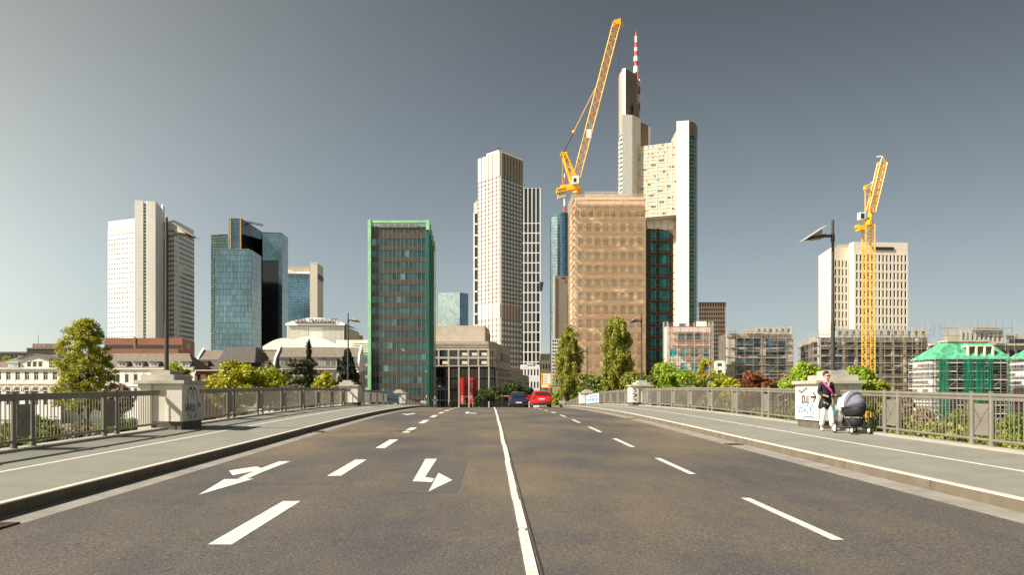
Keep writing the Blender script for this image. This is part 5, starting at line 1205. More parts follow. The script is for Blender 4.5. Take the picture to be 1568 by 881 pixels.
b = MB(); b.obox(P3(1314, 337, D)-Vector((0, .9, 0)), (1.2, 0, 0), (0, 1.3, 0), (0, 0, 1.5)); cb = b.build('cab', 'offwhite', t); b = MB(); b.obox(P3(1315.2, 336, D)-Vector((0, .94, 0)), (.75, 0, 0), (0, .04, 0), (0, 0, 1.1)); b.build('cab_window', 'g_dark', cb)
b = MB()
for px in (1325.2, 1332.5): b.tube(P3(px, 338, D), P3(px, 285, D), .14, 6)
b.tube(P3(1325, 285, D), P3(1333, 283, D), .16, 6); b.tube(P3(1326, 298, D), P3(1332, 298, D), .1, 5); b.obox(P3(1323.5, 291, D)-Vector((0, .4, 0)), (.6, 0, 0), (0, .8, 0), (0, 0, .9)); b.build('a_frame', 'yellow', t)
b = MB(); j0, j1 = P3(1333.5, 325, D), P3(1351.5, 249, D); lattice(b, j0, j1, 1.45, 15, .12); b.tube(P3(1331, 340, D), j0, .5)
for dx in (-4, 5): b.tube(P3(1351.5+dx, 250, D), P3(1351.5, 239, D), .09, 5)
b.build('jib', 'yellow', t)
b = MB(); b.obox(P3(1342.5, 241, D)-Vector((0, .05, 0)), (1.0, 0, .15), (0, .1, 0), (0, 0, .28)); b.obox(P3(1333, 281, D)-Vector((0, .05, 0)), (.7, 0, .1), (0, .1, 0), (0, 0, .28)); b.build('floodlight', 'offwhite', t)
#@@ENDB
# ================================================================== vegetation
def leaves_mesh(name, clumps, n, s, mt, seed, shell=.5, elong=1.0, core=True):
    rng = np.random.default_rng(seed); cl = np.array(clumps, float)           # x y z rx ry rz
    vol = (cl[:, 3]*cl[:, 4]*cl[:, 5])**.72; k = rng.choice(len(cl), n, p=vol/vol.sum())
    d = rng.normal(size=(n, 3)); d /= np.linalg.norm(d, axis=1)[:, None]
    rad = rng.random(n)**shell*(.82+.30*rng.random(n))
    c = cl[k, :3]+d*rad[:, None]*cl[k, 3:]
    nrm = d*.7+rng.normal(size=(n, 3))*.7; nrm[:, 2] += .25; nrm /= np.linalg.norm(nrm, axis=1)[:, None]
    t = np.cross(nrm, rng.normal(size=(n, 3))); t /= np.linalg.norm(t, axis=1)[:, None]; b = np.cross(nrm, t)
    sz = s*(.55+.9*rng.random(n))[:, None]; t = t*sz; b = b*sz*.62; b[:, 2] *= elong
    v = np.stack([c-t, c-b*.9+t*.1, c+t, c+b], 1).reshape(-1, 3)
    me = bpy.data.meshes.new(name); me.vertices.add(4*n); me.vertices.foreach_set('co', v.ravel()); me.loops.add(4*n); me.loops.foreach_set('vertex_index', np.arange(4*n, dtype=np.int32))
    me.polygons.add(n); me.polygons.foreach_set('loop_start', np.arange(0, 4*n, 4, dtype=np.int32)); me.polygons.foreach_set('loop_total', np.full(n, 4, dtype=np.int32)); me.materials.append(M[mt]); me.update(); me.validate()
    return me
def clumps(kind, r, h, base, rnd, k=26):
    out = []
    if kind == 'round':
        H = h-base
        for i in range(k):
            a = rnd.uniform(0, 6.283); u = rnd.uniform(-.9, 1); q = math.sqrt(max(0, 1-u*u)); f = rnd.uniform(.55, .86)
            cr = r*rnd.uniform(.18, .36); out.append((math.cos(a)*q*r*f, math.sin(a)*q*r*f, base+H*(.5+.40*u*f), cr, cr, min(cr*.8, H*.16)))
        out.append((0, 0, base+H*.48, r*.66, r*.66, H*.40))
    elif kind == 'poplar':
        for i in range(k):
            u = i/(k-1); env = 1.22*r*(math.sin(min(1, u*2.6+.45)*math.pi/2))*(1-.42*(max(0, u-.55)/.45)**1.3); a = rnd.uniform(0, 6.283); f = rnd.uniform(.1, .9)
            out.append((math.cos(a)*env*f, math.sin(a)*env*f, base+(h-base)*min(.97, u*.93+.03), env*rnd.uniform(.16, .30), env*rnd.uniform(.16, .30), (h-base)*rnd.uniform(.05, .11)))
    elif kind == 'cone':
        for i in range(k):
            u = (i/(k-1))**.9; env = r*(1-u)**.8*(1-.25*max(0, .15-u)/.15)+.12; a = i*2.4; f = rnd.uniform(.2, .7); cr = max(.28, env*rnd.uniform(.5, .7))
            out.append((math.cos(a)*env*f, math.sin(a)*env*f, base+(h-base)*u*.96, cr, cr, max(.3, (h-base)*.07)))
    elif kind == 'egg':                                       # tall dome, widest low down
        for i in range(k):
            u = (i+rnd.random())/k; env = 1.12*r*math.sqrt(max(.02, 1-(u*1.0)**2.5))*(.86+.14*min(1, u*5)); a = rnd.uniform(0, 6.283); f = rnd.uniform(.2, .95)**.7
            q_ = r*rnd.uniform(.15, .25); out.append((math.cos(a)*env*f, math.sin(a)*env*f, base+(h-base)*(u*.95-.02), q_, q_, (h-base)*rnd.uniform(.03, .045)))
    elif kind == 'cedar':
        for i in range(k):
            lv = i % 5; z = base+(h-base)*(.12+.2*lv); env = r*(1-.13*lv); a = rnd.uniform(0, 6.283); f = rnd.uniform(.2, .9)
            out.append((math.cos(a)*env*f, math.sin(a)*env*f, z+rnd.uniform(-.2, .2), r*.34, r*.34, (h-base)*.06))
    elif kind == 'cypress':
        for i in range(k):
            u = (i+.5)/k; env = r*math.sin(math.pi*min(1, .28+u*.72))**.75; a = i*2.4; f = rnd.uniform(.15, .6); cr = max(.4, env*.62)
            out.append((math.cos(a)*env*f, math.sin(a)*env*f, base+(h-base)*u*.96, cr, cr, (h-base)*.085))
    return out
def tree(name, label, px, D, ytop, halfw, kind, mt, n, s, seed, base=.28, group=None, cat='tree', trunks=1, k=26, shell=.5, z=G, dx=0, mesh=None, elong=1.0):
    p = U(px, D); p.z = z; h = Z(ytop, D)-z; r = halfw*D/F
    t = thing(name, label, cat, p, group); rnd = random.Random(seed); vis = max(2.6, (608-ytop)*D/F); bz = max(h*.06, h-vis*{'round': 1.45, 'poplar': 1.05, 'egg': 1.12}.get(kind, 1.15)); cl = clumps(kind, r, h, bz, rnd, k)
    o = bpy.data.objects.new('crown', leaves_mesh('crown', cl, n, s, mt, seed, shell, elong)); C.objects.link(o); o.parent = t
    for j in range(trunks):
        b = MB(); x = (j-(trunks-1)/2)*r*.28; tr = max(.05, h*.014); top = h*(.93 if kind in ('egg', 'poplar', 'cone', 'cypress') else .62)
        P = [Vector((x+rnd.uniform(-.03, .03)*h*.3, rnd.uniform(-.02, .02)*h*.3, top*i/6)) for i in range(7)]; P[0] = Vector((x, 0, -.3))
        for i in range(6): b.tube(P[i], P[i+1], tr*(1-i/7), 7, tr*(1-(i+1)/7), cap=False)
        for c in cl[::2 if len(cl) < 60 else len(cl)//22]:
            if rnd.random() < 1.0/trunks+.1:
                zz = max(h*.12, c[2]-rnd.uniform(.04, .14)*h-abs(c[0])*.4); i = min(5, int(zz/top*6)); st = P[i].lerp(P[i+1], max(0, min(1, zz/top*6-i)))
                e = Vector(c[:3]); mid = st.lerp(e, .5)+Vector((0, 0, .06*h*.3)); b.tube(st, mid, tr*.30, 5, tr*.2, cap=False); b.tube(mid, e, tr*.2, 4, tr*.08, cap=False)
        b.build('trunk', 'bark', t, local=True)
    return t
D = 76
tree('conifer_tree', 'tall egg-shaped fresh green tree with twin dark trunks in front of the white villa', 130, D, 481, 44, 'egg', 'l_meta', 42000, .085, 5, base=.08, trunks=2, k=300, shell=.9)
tree('bush_tree', 'small light green tree rising behind the nearest left pedestal', 271, 70, 541, 24, 'round', 'l_spring', 3600, .17, 6, base=.3)
tree('broad_tree', 'broad rounded yellow-green tree, the largest left of the opera house', 361, 88, 542, 47, 'round', 'l_yellow', 24000, .15, 7, base=.1, k=40)
tree('broad_tree', 'rounded green tree joined to the right side of the large yellow-green tree', 412, 92, 549, 38, 'round', 'l_spring', 15000, .15, 8, base=.12, k=30)
tree('cedar_tree', 'dark grey-green cedar with flat layered branches below the small pointed conifer', 462, 90, 551, 40, 'cedar', 'l_cedar', 14000, .17, 9, base=.2, k=34)
tree('conifer_tree', 'small pointed dark conifer standing up in front of the long brown slate roof', 473, 120, 523, 11, 'cone', 'l_dark', 3600, .2, 10, base=.25, k=26)
tree('bush_tree', 'bright yellow-green bush between the cedar and the dark cypress', 497, 84, 562, 21, 'round', 'l_yellow', 3600, .17, 11, base=.3)
tree('cypress_tree', 'dense dark cypress left of the green-framed tower', 533, 96, 536, 21, 'cypress', 'l_dark', 13000, .2, 12, base=.1, k=26)
tree('poplar_tree', 'narrow upright poplar beside the low white grid block, left of the two poplars', 872, 128, 500, 20, 'poplar', 'l_poplar', 22000, .115, 13, base=.16, k=150, shell=.7, elong=2.4, group='pair of poplars')
tree('poplar_tree', 'taller fuller poplar in front of the netted tower, right of the two poplars', 946, 112, 487, 22, 'poplar', 'l_poplar', 30000, .11, 14, base=.12, k=200, shell=.7, elong=2.4, group='pair of poplars')
for i, (px, D, yt, hw, kd, mt, n, s, lab, base) in enumerate([
    (908, 118, 563, 30, 'round', 'l_mid', 5000, .2, 'low mid green tree filling the gap between the two poplars', .2),
    (970, 105, 556, 22, 'round', 'l_olive', 3500, .2, 'olive green tree just right of the taller poplar', .2),
    (1020, 90, 542, 42, 'round', 'l_fresh', 9000, .18, 'bright green broad tree in front of the pink scaffolded house', .25),
    (990, 86, 566, 24, 'round', 'l_mid', 3000, .18, 'dark green shrub behind the second right lamp post', .2),
    (1080, 84, 547, 22, 'egg', 'l_yellow', 4200, .16, 'feathery yellow-green young tree left of the tiny white house', .2),
    (1054, 80, 574, 24, 'round', 'l_mid', 2600, .16, 'low mid green bush at the foot of the pink house', .2),
    (1120, 78, 572, 20, 'round', 'l_yellow', 2400, .16, 'low yellow-green bush under the tiny white house', .2),
    (1158, 84, 562, 34, 'round', 'l_rust', 6000, .16, 'copper leaved tree in front of the unfinished concrete building', .25),
    (1204, 84, 562, 18, 'round', 'twig', 2600, .14, 'brown half bare tree between the copper tree and the bright green tree', .25),
    (1240, 62, 550, 42, 'round', 'l_fresh', 10000, .14, 'vivid green rounded tree behind the pedestal where the woman walks', .25),
    (1308, 60, 553, 36, 'round', 'l_fresh', 8000, .14, 'vivid green tree at the foot of the slim yellow crane', .25),
    (1342, 66, 574, 22, 'round', 'l_spring', 4000, .15, 'smaller yellowish green tree right of the slim yellow crane', .25),
    (1385, 80, 590, 16, 'round', 'twig', 2000, .14, 'brown twiggy bush left of the first green-netted pavilion', .25),
    (1052, 96, 556, 30, 'round', 'l_spring', 5000, .18, 'yellow-green tree closing the gap before the pink house windows', .25),
    (1103, 88, 562, 24, 'round', 'l_spring', 4000, .16, 'light green tree between the young tree and the copper leaved tree', .25),
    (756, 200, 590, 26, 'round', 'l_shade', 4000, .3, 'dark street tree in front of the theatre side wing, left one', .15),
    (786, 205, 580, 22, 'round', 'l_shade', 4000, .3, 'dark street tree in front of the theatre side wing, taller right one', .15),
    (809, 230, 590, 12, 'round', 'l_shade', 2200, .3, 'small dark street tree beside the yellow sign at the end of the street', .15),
    (731, 190, 603, 6, 'round', 'l_shade', 800, .25, 'tiny dark shrub by the theatre entrance rails', .1),
    (690, 190, 612, 5, 'round', 'l_dark', 800, .2, 'small round clipped shrub before the theatre columns', .1),
    (848, 110, 596, 12, 'round', 'l_spring', 2200, .17, 'light green bush under the left poplar near the railing end', .2),
    (185, 75, 580, 26, 'round', 'twig', 3200, .14, 'pinkish brown twiggy bush right of the twin-trunked tree', .3),
    (8, 262, 535, 22, 'round', 'l_spring', 1500, .4, 'green treetop showing over the black block at the far left edge', .5),
    (200, 280, 538, 26, 'round', 'l_yellow', 2500, .4, 'orange-yellow treetop before the red-brown panelled block', .5)]):
    tree('broad_tree' if hw > 20 else 'bush_tree', lab, px, D, yt, hw, kd, mt, int(n*2.0), s*.82, 40+i, base=base*.5)
# shrub belts in the park below both sides of the bridge
rnd = random.Random(77)
protos = []
for i, (mt, r, h) in enumerate((('l_mid', 2.6, 5.4), ('l_spring', 2.2, 4.6), ('l_olive', 2.5, 5.8), ('twig', 2.4, 4.8))):
    me = leaves_mesh('crown', clumps('round', r, h, h*.04, random.Random(200+i), 22), 4200, .14, mt, 300+i)
    tb = MB(); 
    for k in range(5): a = k*1.3; tb.tube((0, 0, -.2), (math.cos(a)*r*.4, math.sin(a)*r*.4, h*.6), .05, 5, .02)
    protos.append((me, tb, mt))
nm = {'l_mid': 'dark green', 'l_spring': 'light green', 'l_olive': 'olive green', 'twig': 'brown half bare'}
sh0 = {}
for side, sn in ((-1, 'left'), (1, 'right')):
    for i in range(84):
        y = 34+95*(i/84)**.8+rnd.uniform(-4, 4); x = px_(side, rnd.uniform(15, 16+y*(.62 if i % 3 else .35))); j = rnd.randrange(4) if side > 0 else rnd.choice((0, 1, 2, 3, 3))
        me, tb, mt = protos[j]; lab = '%s shrub in the park below the %s railing' % (nm[mt], sn); key = (side, j)
        if key not in sh0:
            t = thing('shrub', lab, 'shrub', (x, y, G), '%s shrubs below the %s railing' % (nm[mt], sn)); o = bpy.data.objects.new('crown', me); C.objects.link(o); o.parent = t; so = tb.build('stems', 'bark', t, local=True)
            sh0[key] = (t, o, so)
        else:
            t0, o0, s0 = sh0[key]; t = t0.copy(); C.objects.link(t); o = o0.copy(); C.objects.link(o); o.parent = t; s1 = s0.copy(); C.objects.link(s1); s1.parent = t
            t.location = (x, y, G)
        sc_ = rnd.uniform(.7, 1.25); t.scale = (sc_, sc_, sc_*rnd.uniform(.85, 1.15)); t.rotation_euler = (0, 0, rnd.uniform(0, 6.28))
# pale park path and lawn strips
for nm_, (xa, xb, ya, yb), mt in (('path', (-140, -12, 128, 133), 'gutter'), ('path', (14, 160, 140, 146), 'gutter')): mb = MB(); mb.quad((xa, ya, G+.02), (xb, ya, G+.02), (xb, yb, G+.02), (xa, yb, G+.02)); struct(nm_, mb, mt)
b = MB(); b.box(-44, 104, G, -30, 106, G+2.3); t = tag(b.build('garden_wall', 'white', None, origin=(-37, 105, G)), 'low white garden wall seen through the left railing', 'wall')

# ================================================================== vehicles
def car(label, x, y, z, rz_, body, group='cars driving over the bridge', h=1.46, plate='offwhite', round_lights=False, grp=None):
    t = thing('parked_car' if grp else 'car', label, 'car', (x, y, z), grp or group, rz_); k = h/1.46
    st = [(0, .80, .34, .60, .72, .62), (.04, .84, .26, .86, .92, .66), (.14, .855, .24, .90, 1.00, .70), (.30, .86, .22, .91, 1.17, .66), (.55, .865, .22, .92, 1.36, .60), (.95, .87, .22, .92, 1.45, .58), (1.6, .87, .22, .92, 1.47, .59), (2.3, .87, .22, .92, 1.44, .59), (2.75, .87, .22, .93, 1.22, .62), (3.1, .86, .22, .93, 1.0, .70), (3.7, .84, .24, .86, .90, .66), (4.05, .78, .30, .70, .74, .60), (4.12, .68, .38, .56, .60, .5)]
    V = []; n = 12
    for (yy, w, zb, bl, zt, wt) in st:
        zt *= k; bl *= k
        V += [(-w*.9, yy, zb), (-w, yy, zb+.14), (-w*1.0, yy, (zb+bl)/2+.05), (-w*.965, yy, bl), (-wt*1.02, yy, max(bl+.01, zt-.06)), (-wt*.8, yy, zt), (wt*.8, yy, zt), (wt*1.02, yy, max(bl+.01, zt-.06)), (w*.965, yy, bl), (w, yy, (zb+bl)/2+.05), (w, yy, zb+.14), (w*.9, yy, zb)]
    m = len(st); fs = [(j*n+i, j*n+(i+1) % n, (j+1)*n+(i+1) % n, (j+1)*n+i) for j in range(m-1) for i in range(n)]+[tuple(range(n))[::-1], tuple(range((m-1)*n, m*n))]
    b = MB(); b.add(V, fs); o = b.build('body', body, t, local=True, smooth=True); md = o.modifiers.new('es', 'EDGE_SPLIT'); md.split_angle = R(38)
    b = MB(); b.add([(-.60, .165, 1.04*k), (.60, .165, 1.04*k), (.52, .50, 1.335*k), (-.52, .50, 1.335*k)], [(0, 1, 2, 3)]); b.v = [(a, c-.035, d+.01) for a, c, d in b.v]; b.build('rear_window', 'g_dark', t, local=True)
    b = MB(); b.add([(-.60, 3.0, 1.07*k), (.60, 3.0, 1.07*k), (.53, 2.42, 1.41*k), (-.53, 2.42, 1.41*k)], [(1, 0, 3, 2)]); b.v = [(a, c+.03, d+.02) for a, c, d in b.v]; b.build('windscreen', 'g_dark', t, local=True)
    for sx in (-1, 1):
        b = MB(); b.add([(sx*.845, .62, .95*k), (sx*.845, 1.55, .95*k), (sx*.845, 2.75, .96*k), (sx*.64, 2.35, 1.36*k), (sx*.635, 1.55, 1.39*k), (sx*.65, .80, 1.33*k)], [(0, 1, 4, 5), (1, 2, 3, 4)]); b.build('side_window', 'g_dark', t, local=True)
        b = MB(); b.box(min(sx*.86, sx*.62), -.005, .80*k, max(sx*.86, sx*.62), .16, .97*k); b.build('tail_light', 'taillight', t, local=True)
        b = MB(); b.sphere((sx*.96, 2.35, 1.0*k), (.10, .06, .075)); b.build('wing_mirror', body, t, local=True)
        for wy in (.72, 3.30):
            b = MB(); b.torus((sx*.77, wy, .31), (1, 0, 0), .235, .085, 20, 8); w = b.build('tyre', 'black', t, local=True)
            b = MB(); b.tube((sx*.70, wy, .31), (sx*.85, wy, .31), .20, 14); b.build('rim', 'galv', w, local=True)
    b = MB(); b.box(-.26, -.03, .70*k, .26, .02, .80*k) if not round_lights else b.box(-.26, -.045, .44*k, .26, .02, .54*k); b.build('number_plate', 'offwhite', t, local=True)
    b = MB(); b.box(-.80, -.05, .28, .80, .06, .40); b.build('bumper_trim', 'dark', t, local=True)
    b = MB(); b.box(-.2, .44, 1.36*k, .2, .47, 1.385*k); b.build('brake_light', 'taillight', t, local=True)
    return t
M['taillight'] = mat('red_lamp_glass', (.45, .01, .01), .2); M['car_red'] = mat('red_car_paint', (.55, .012, .012), .22, var=.03); M['car_navy'] = mat('navy_car_paint', (.012, .018, .055), .2, var=.03)
M['car_white'] = mat('white_car_paint', (.7, .7, .7), .25, var=.03); M['car_blue'] = mat('blue_car_paint', (.03, .22, .50), .25, var=.03)
def cxy(px, D): return (px-VX)*D/F
car('red hatchback driving away over the crest of the bridge', cxy(829.5, 67), 67, rz(68), 0, 'car_red')
car('dark blue hatchback driving away over the crest, left of the red hatchback', cxy(794.5, 70), 70, rz(71)-.02, 0, 'car_navy', h=1.40, round_lights=True)
for i, (px, D, bd, lab) in enumerate(((1416, 150, 'car_white', 'white car parked in the park below, seen through the right railing'), (1493, 152, 'car_red', 'red car parked in the park below, seen through the right railing'), (1518, 154, 'car_blue', 'blue car parked beside the red one below the right railing'), (1450, 148, 'car_white', 'second white car parked in the park below, nearer the red car'))):
    car(lab, cxy(px, D), D, G+.03, R(90), bd, grp='cars parked below the bridge')
# yellow direction sign
D = 140; x0, x1 = cxy(828.5, D), cxy(844, D); zb, zt = Z(594.5, D), Z(572, D)
t = thing('direction_sign', 'tall yellow direction sign with white panels at the end of the bridge', 'sign', ((x0+x1)/2, D, rz(D)))
M['signyellow'] = mat('yellow_sign_sheet', (.80, .42, .01), .5, var=.03)
b = MB(); b.box(x0, D, zb, x1, D+.06, zt); b.build('board', 'signyellow', t)
b = MB(); b.box(x0+.42, D-.02, zb+.75, x1-.12, D-.003, zt-.14); b.build('panel', 'offwhite', t); b = MB(); b.box(x0+.15, D-.02, zb+.15, x1-.5, D-.003, zb+.55); b.build('panel', 'offwhite', t)
b = MB(); b.box(x0+.19, D-.02, zb+1.0, x0+.24, D-.003, zt-.5); b.add([(x0+.12, D-.02, zt-.5), (x0+.31, D-.02, zt-.5), (x0+.215, D-.02, zt-.3)], [(0, 1, 2)]); b.box(x1-.38, D-.02, zb+.28, x1-.14, D-.003, zb+.42)
for k in range(5): b.box(x0+.52, D-.024, zb+1.0+k*.27, x0+.52+(.5 if k % 2 else .7), D-.02, zb+1.06+k*.27)
b.build('arrows', 'dark', t)
b = MB(); 
for q in (x0+.35, x1-.35): b.tube((q, D+.1, rz(D)-.3), (q, D+.1, zt-.1), .05, 8)
b.build('posts', 'galv', t)
# small roadside things near the crest
b = MB(); p = (cxy(859, 74), 74, rz(74)+.01); b.prism([(p[0]-.14, 73.9), (p[0]+.14, 73.9), (p[0]+.12, 74.2), (p[0]-.12, 74.2)], p[2], p[2]+.22)
b.box(p[0]-.05, 74.0, p[2]+.22, p[0]+.05, 74.04, p[2]+.30); tag(b.build('bag', 'black', None, origin=p), 'small black bag lying on the road near the right kerb at the crest', 'bag')
t = thing('bus_shelter', 'dark street shelter frame with a small red light left of the dark blue car', 'shelter', (cxy(773, 120), 120, rz(120)))
x = cxy(768.5, 120); b = MB(); zz = rz(120)
for q in (0, 1.6): b.tube((x+q, 120, zz), (x+q, 120, zz+2.9), .05, 6)
b.build('posts', 'dark', t); b = MB(); b.box(x-.1, 119.5, zz+2.75, x+1.8, 120.6, zz+2.86); b.build('roof', 'galv', t); b = MB(); b.sphere((x, 119.4, zz+3.0), .14); b.build('red_light', 'taillight', t)
t = thing('handrail', 'low galvanised handrail by the theatre entrance steps', 'railing', (cxy(728, 200), 200, G)); b = MB()
b.poly([(cxy(719, 200), 200, Z(611, 200)), (cxy(731, 200), 200, Z(614.5, 200)), (cxy(733, 200), 200, Z(622, 200)-2)], .06); b.poly([(cxy(724, 200), 200, Z(616, 200)), (cxy(724, 200), 200, G)], .05); b.build('rail', 'galv', t)

# ================================================================== people
def skin_mesh(name, nodes, edges, mt, parent, root_id=0, sub=2, smooth=True):
    ids = list(nodes); me = bpy.data.meshes.new(name); me.from_pydata([nodes[i][0] for i in ids], [(ids.index(a), ids.index(b)) for a, b in edges], [])
    o = bpy.data.objects.new(name, me); C.objects.link(o); md = o.modifiers.new('skin', 'SKIN'); md.use_smooth_shade = True
    sk = me.skin_vertices[0].data if me.skin_vertices else None
    if sk is None:
        bm = bmesh.new(); bm.from_mesh(me); bm.verts.layers.skin.verify(); bm.to_mesh(me); bm.free(); sk = me.skin_vertices[0].data
    for k, i in enumerate(ids):
        r = nodes[i][1]; sk[k].radius = r if hasattr(r, '__len__') else (r, r); sk[k].use_root = (k == 0)
    o.modifiers.new('sub', 'SUBSURF').render_levels = sub; o.modifiers['sub'].levels = sub
    bpy.context.view_layer.update(); dg = bpy.context.evaluated_depsgraph_get(); m2 = bpy.data.meshes.new_from_object(o.evaluated_get(dg)); bpy.data.objects.remove(o)
    m2.name = name; m2.materials.clear(); m2.materials.append(M[mt]); m2.polygons.foreach_set('use_smooth', [True]*len(m2.polygons))
    ob = bpy.data.objects.new(name, m2); C.objects.link(ob); ob.parent = parent; return ob
for nme, rgb in (('skin', (.50, .29, .20)), ('hair', (.035, .02, .014)), ('jacket', (.005, .005, .006)), ('trousers', (.72, .70, .70)), ('jeans', (.10, .17, .30)), ('shirt', (.55, .52, .50)), ('shoe', (.70, .42, .40)), ('pink', (.75, .06, .32)), ('hood_grey', (.13, .13, .165)), ('hood_dark', (.025, .027, .045)), ('teal_bag', (.02, .20, .22)), ('blanket', (.72, .73, .78)), ('shoe_lime', (.68, .50, .40)), ('redhair', (.25, .07, .03)), ('blackcloth', (.010, .010, .012))):
    M[nme] = mat(nme+'_material', rgb, .75, var=.12, scale=12, bump=.1 if nme in ('jacket', 'trousers', 'hood_grey') else 0, bscale=18)
def hand(t, wrist, d, side, mt='skin'):
    wrist = Vector(wrist); d = Vector(d).normalized(); s = d.cross(Vector((0, 0, 1))).normalized()*side
    b = MB(); b.sphere(wrist+d*.045, (.036, .05, .022), 10, 6)
    for k, L in enumerate((.062, .072, .068, .052)):
        a = wrist+d*.075+s*(.024-.016*k); m_ = a+d*L*.55+Vector((0, 0, -.006)); e = m_+d*L*.3+Vector((0, 0, -.025)); b.tube(a, m_, .0095, 6, .009); b.tube(m_, e, .009, 6, .007)
    a = wrist+d*.03+s*.03; b.tube(a, a+d*.035+s*.02, .011, 6, .010); b.tube(a+d*.035+s*.02, a+d*.06+s*.012+Vector((0, 0, -.01)), .010, 6, .008)
    return b.build('hand', mt, t, local=True, smooth=True)
# woman walking towards the photographer behind a pram
WX, WY = 9.78, 23.15; wz = rz(WY)+.184+.101*(WX-CX-6.6)/3.38
t = thing('person', 'woman in black jacket, white trousers and sunglasses pushing a grey pram', 'person', (WX, WY, wz)); t.rotation_euler = (0, 0, R(6))
N = {'hip': ((0, 0, .95), (.125, .095)), 'wst': ((0, 0, 1.08), (.115, .085)), 'chs': ((0, .0, 1.27), (.135, .095)), 'nkb': ((0, 0, 1.43), .055), 'nk': ((0, -.012, 1.48), .048), 'hd1': ((.006, -.022, 1.545), (.070, .082)), 'hd2': ((.008, -.018, 1.62), (.082, .095)), 'hd3': ((.008, -.012, 1.685), (.055, .065)),
     'sl': ((.16, 0, 1.375), .052), 'el': ((.225, .02, 1.12), .040), 'wl': ((.17, -.23, 1.03), .026), 'sr': ((-.16, 0, 1.375), .052), 'er': ((-.225, .02, 1.12), .040), 'wr': ((-.17, -.23, 1.03), .026),
     'tl': ((.09, 0, .88), .085), 'kl': ((.095, -.10, .50), .055), 'al': ((.095, -.16, .09), .036), 'fl': ((.10, -.27, .035), .033), 'tr': ((-.09, 0, .88), .085), 'kr': ((-.095, -.02, .49), .055), 'ar': ((-.095, .12, .11), .036), 'fr': ((-.10, .03, .04), .033)}
E = [('hip','wst'),('wst','chs'),('chs','nkb'),('nkb','nk'),('nk','hd1'),('hd1','hd2'),('hd2','hd3'),('chs','sl'),('sl','el'),('el','wl'),('chs','sr'),('sr','er'),('er','wr'),('hip','tl'),('tl','kl'),('kl','al'),('al','fl'),('hip','tr'),('tr','kr'),('kr','ar'),('ar','fr')]
skin_mesh('body', N, E, 'skin', t)
J = {k: (N[k][0], N[k][1]) for k in ('wst', 'chs', 'sl', 'el', 'sr', 'er')}
J['chs'] = (N['chs'][0], (.165, .125)); J['wst'] = (N['wst'][0], (.150, .118)); J['hem'] = ((0, .01, .93), (.185, .140)); J['hem2'] = ((-.015, .05, .70), (.225, .175)); J['hem3'] = ((-.02, .06, .62), (.20, .16)); J['col'] = ((0, .005, 1.415), (.085, .07))
J['sl'] = (N['sl'][0], .068); J['sr'] = (N['sr'][0], .068); J['el'] = (N['el'][0], .056); J['er'] = (N['er'][0], .056); J['wl'] = ((.178, -.19, 1.045), .043); J['wr'] = ((-.178, -.19, 1.045), .043)
skin_mesh('jacket', J, [('wst','chs'),('wst','hem'),('hem','hem2'),('hem2','hem3'),('chs','col'),('chs','sl'),('sl','el'),('el','wl'),('chs','sr'),('sr','er'),('er','wr')], 'jacket', t)
T = {'hip': ((0, 0, .90), (.12, .09)), 'tl': ((.085, 0, .78), .092), 'kl': ((.095, -.10, .50), .082), 'al': ((.095, -.155, .13), .074), 'tr': ((-.085, 0, .78), .092), 'kr': ((-.095, -.02, .49), .078), 'ar': ((-.095, .105, .14), .074)}
skin_mesh('trousers', T, [('hip','tl'),('tl','kl'),('kl','al'),('hip','tr'),('tr','kr'),('kr','ar')], 'trousers', t)
for sx, a, f, mt in ((1, (.095, -.16, .05), (.10, -.29, .035), 'shoe'), (-1, (-.095, .12, .06), (-.10, .0, .035), 'shoe_lime')):
    skin_mesh('shoe', {'a': (a, (.055, .055)), 'b': (((a[0]+f[0])/2, (a[1]+f[1])/2, .05), (.052, .048)), 'c': (f, (.05, .036))}, [('a','b'),('b','c')], mt, t)
b = MB(); b.sphere((.008, .022, 1.652), (.090, .088, .088), 14, 9)
for k in range(26): a = k*2.4; q = (k+1)/27; b.sphere((.008+math.cos(a)*.075*q, .008+math.sin(a)*.075*q, 1.715+.028*(1-q)), .026, 6, 4)
for k in range(10): b.sphere((.008+(-1)**k*.078, .02+.01*k*.5, 1.60+.008*k), .024, 6, 4)
b.build('hair', 'hair', t, local=True, smooth=True)
b = MB()
for sx in (-1, 1): b.sphere((.010+sx*.034, -.104, 1.612), (.030, .012, .021), 10, 6)
b.tube((-.022, -.112, 1.618), (.042, -.112, 1.618), .005, 5)
for sx in (-1, 1): b.tube((.01+sx*.062, -.095, 1.618), (.01+sx*.080, .01, 1.618), .004, 5)
b.build('sunglasses', 'black', t, local=True)
b = MB(); b.add([(.002, -.098, 1.60), (.022, -.098, 1.60), (.012, -.122, 1.575), (-.004, -.100, 1.565), (.028, -.100, 1.565), (.012, -.09, 1.61)], [(0, 2, 1), (0, 3, 2), (1, 2, 4), (3, 4, 2)]); b.sphere((.082, -.01, 1.60), (.012, .02, .028), 8, 5); b.sphere((-.066, -.01, 1.60), (.012, .02, .028), 8, 5); b.build('face_features', 'skin', t, local=True)
b = MB(); b.sphere((.012, -.094, 1.538), (.022, .008, .006), 8, 4); b.build('mouth', 'pink', t, local=True)
b = MB(); P = [(-.13, .03, 1.44), (-.12, -.085, 1.40), (-.05, -.138, 1.30), (.06, -.150, 1.18), (.13, -.125, 1.06), (.17, -.03, .96)]
for a, c in zip(P, P[1:]): a, c = Vector(a), Vector(c); b.obox(a-Vector((.018, 0, .018)), c-a, (.036, 0, .036), (0, -.010, 0))
b.build('shoulder_strap', 'pink', t, local=True)
b = MB(); b.add([(-.045, -.112, 1.42), (.045, -.112, 1.42), (.0, -.137, 1.26)], [(0, 2, 1)]); b.build('shirt', 'shirt', t, local=True)
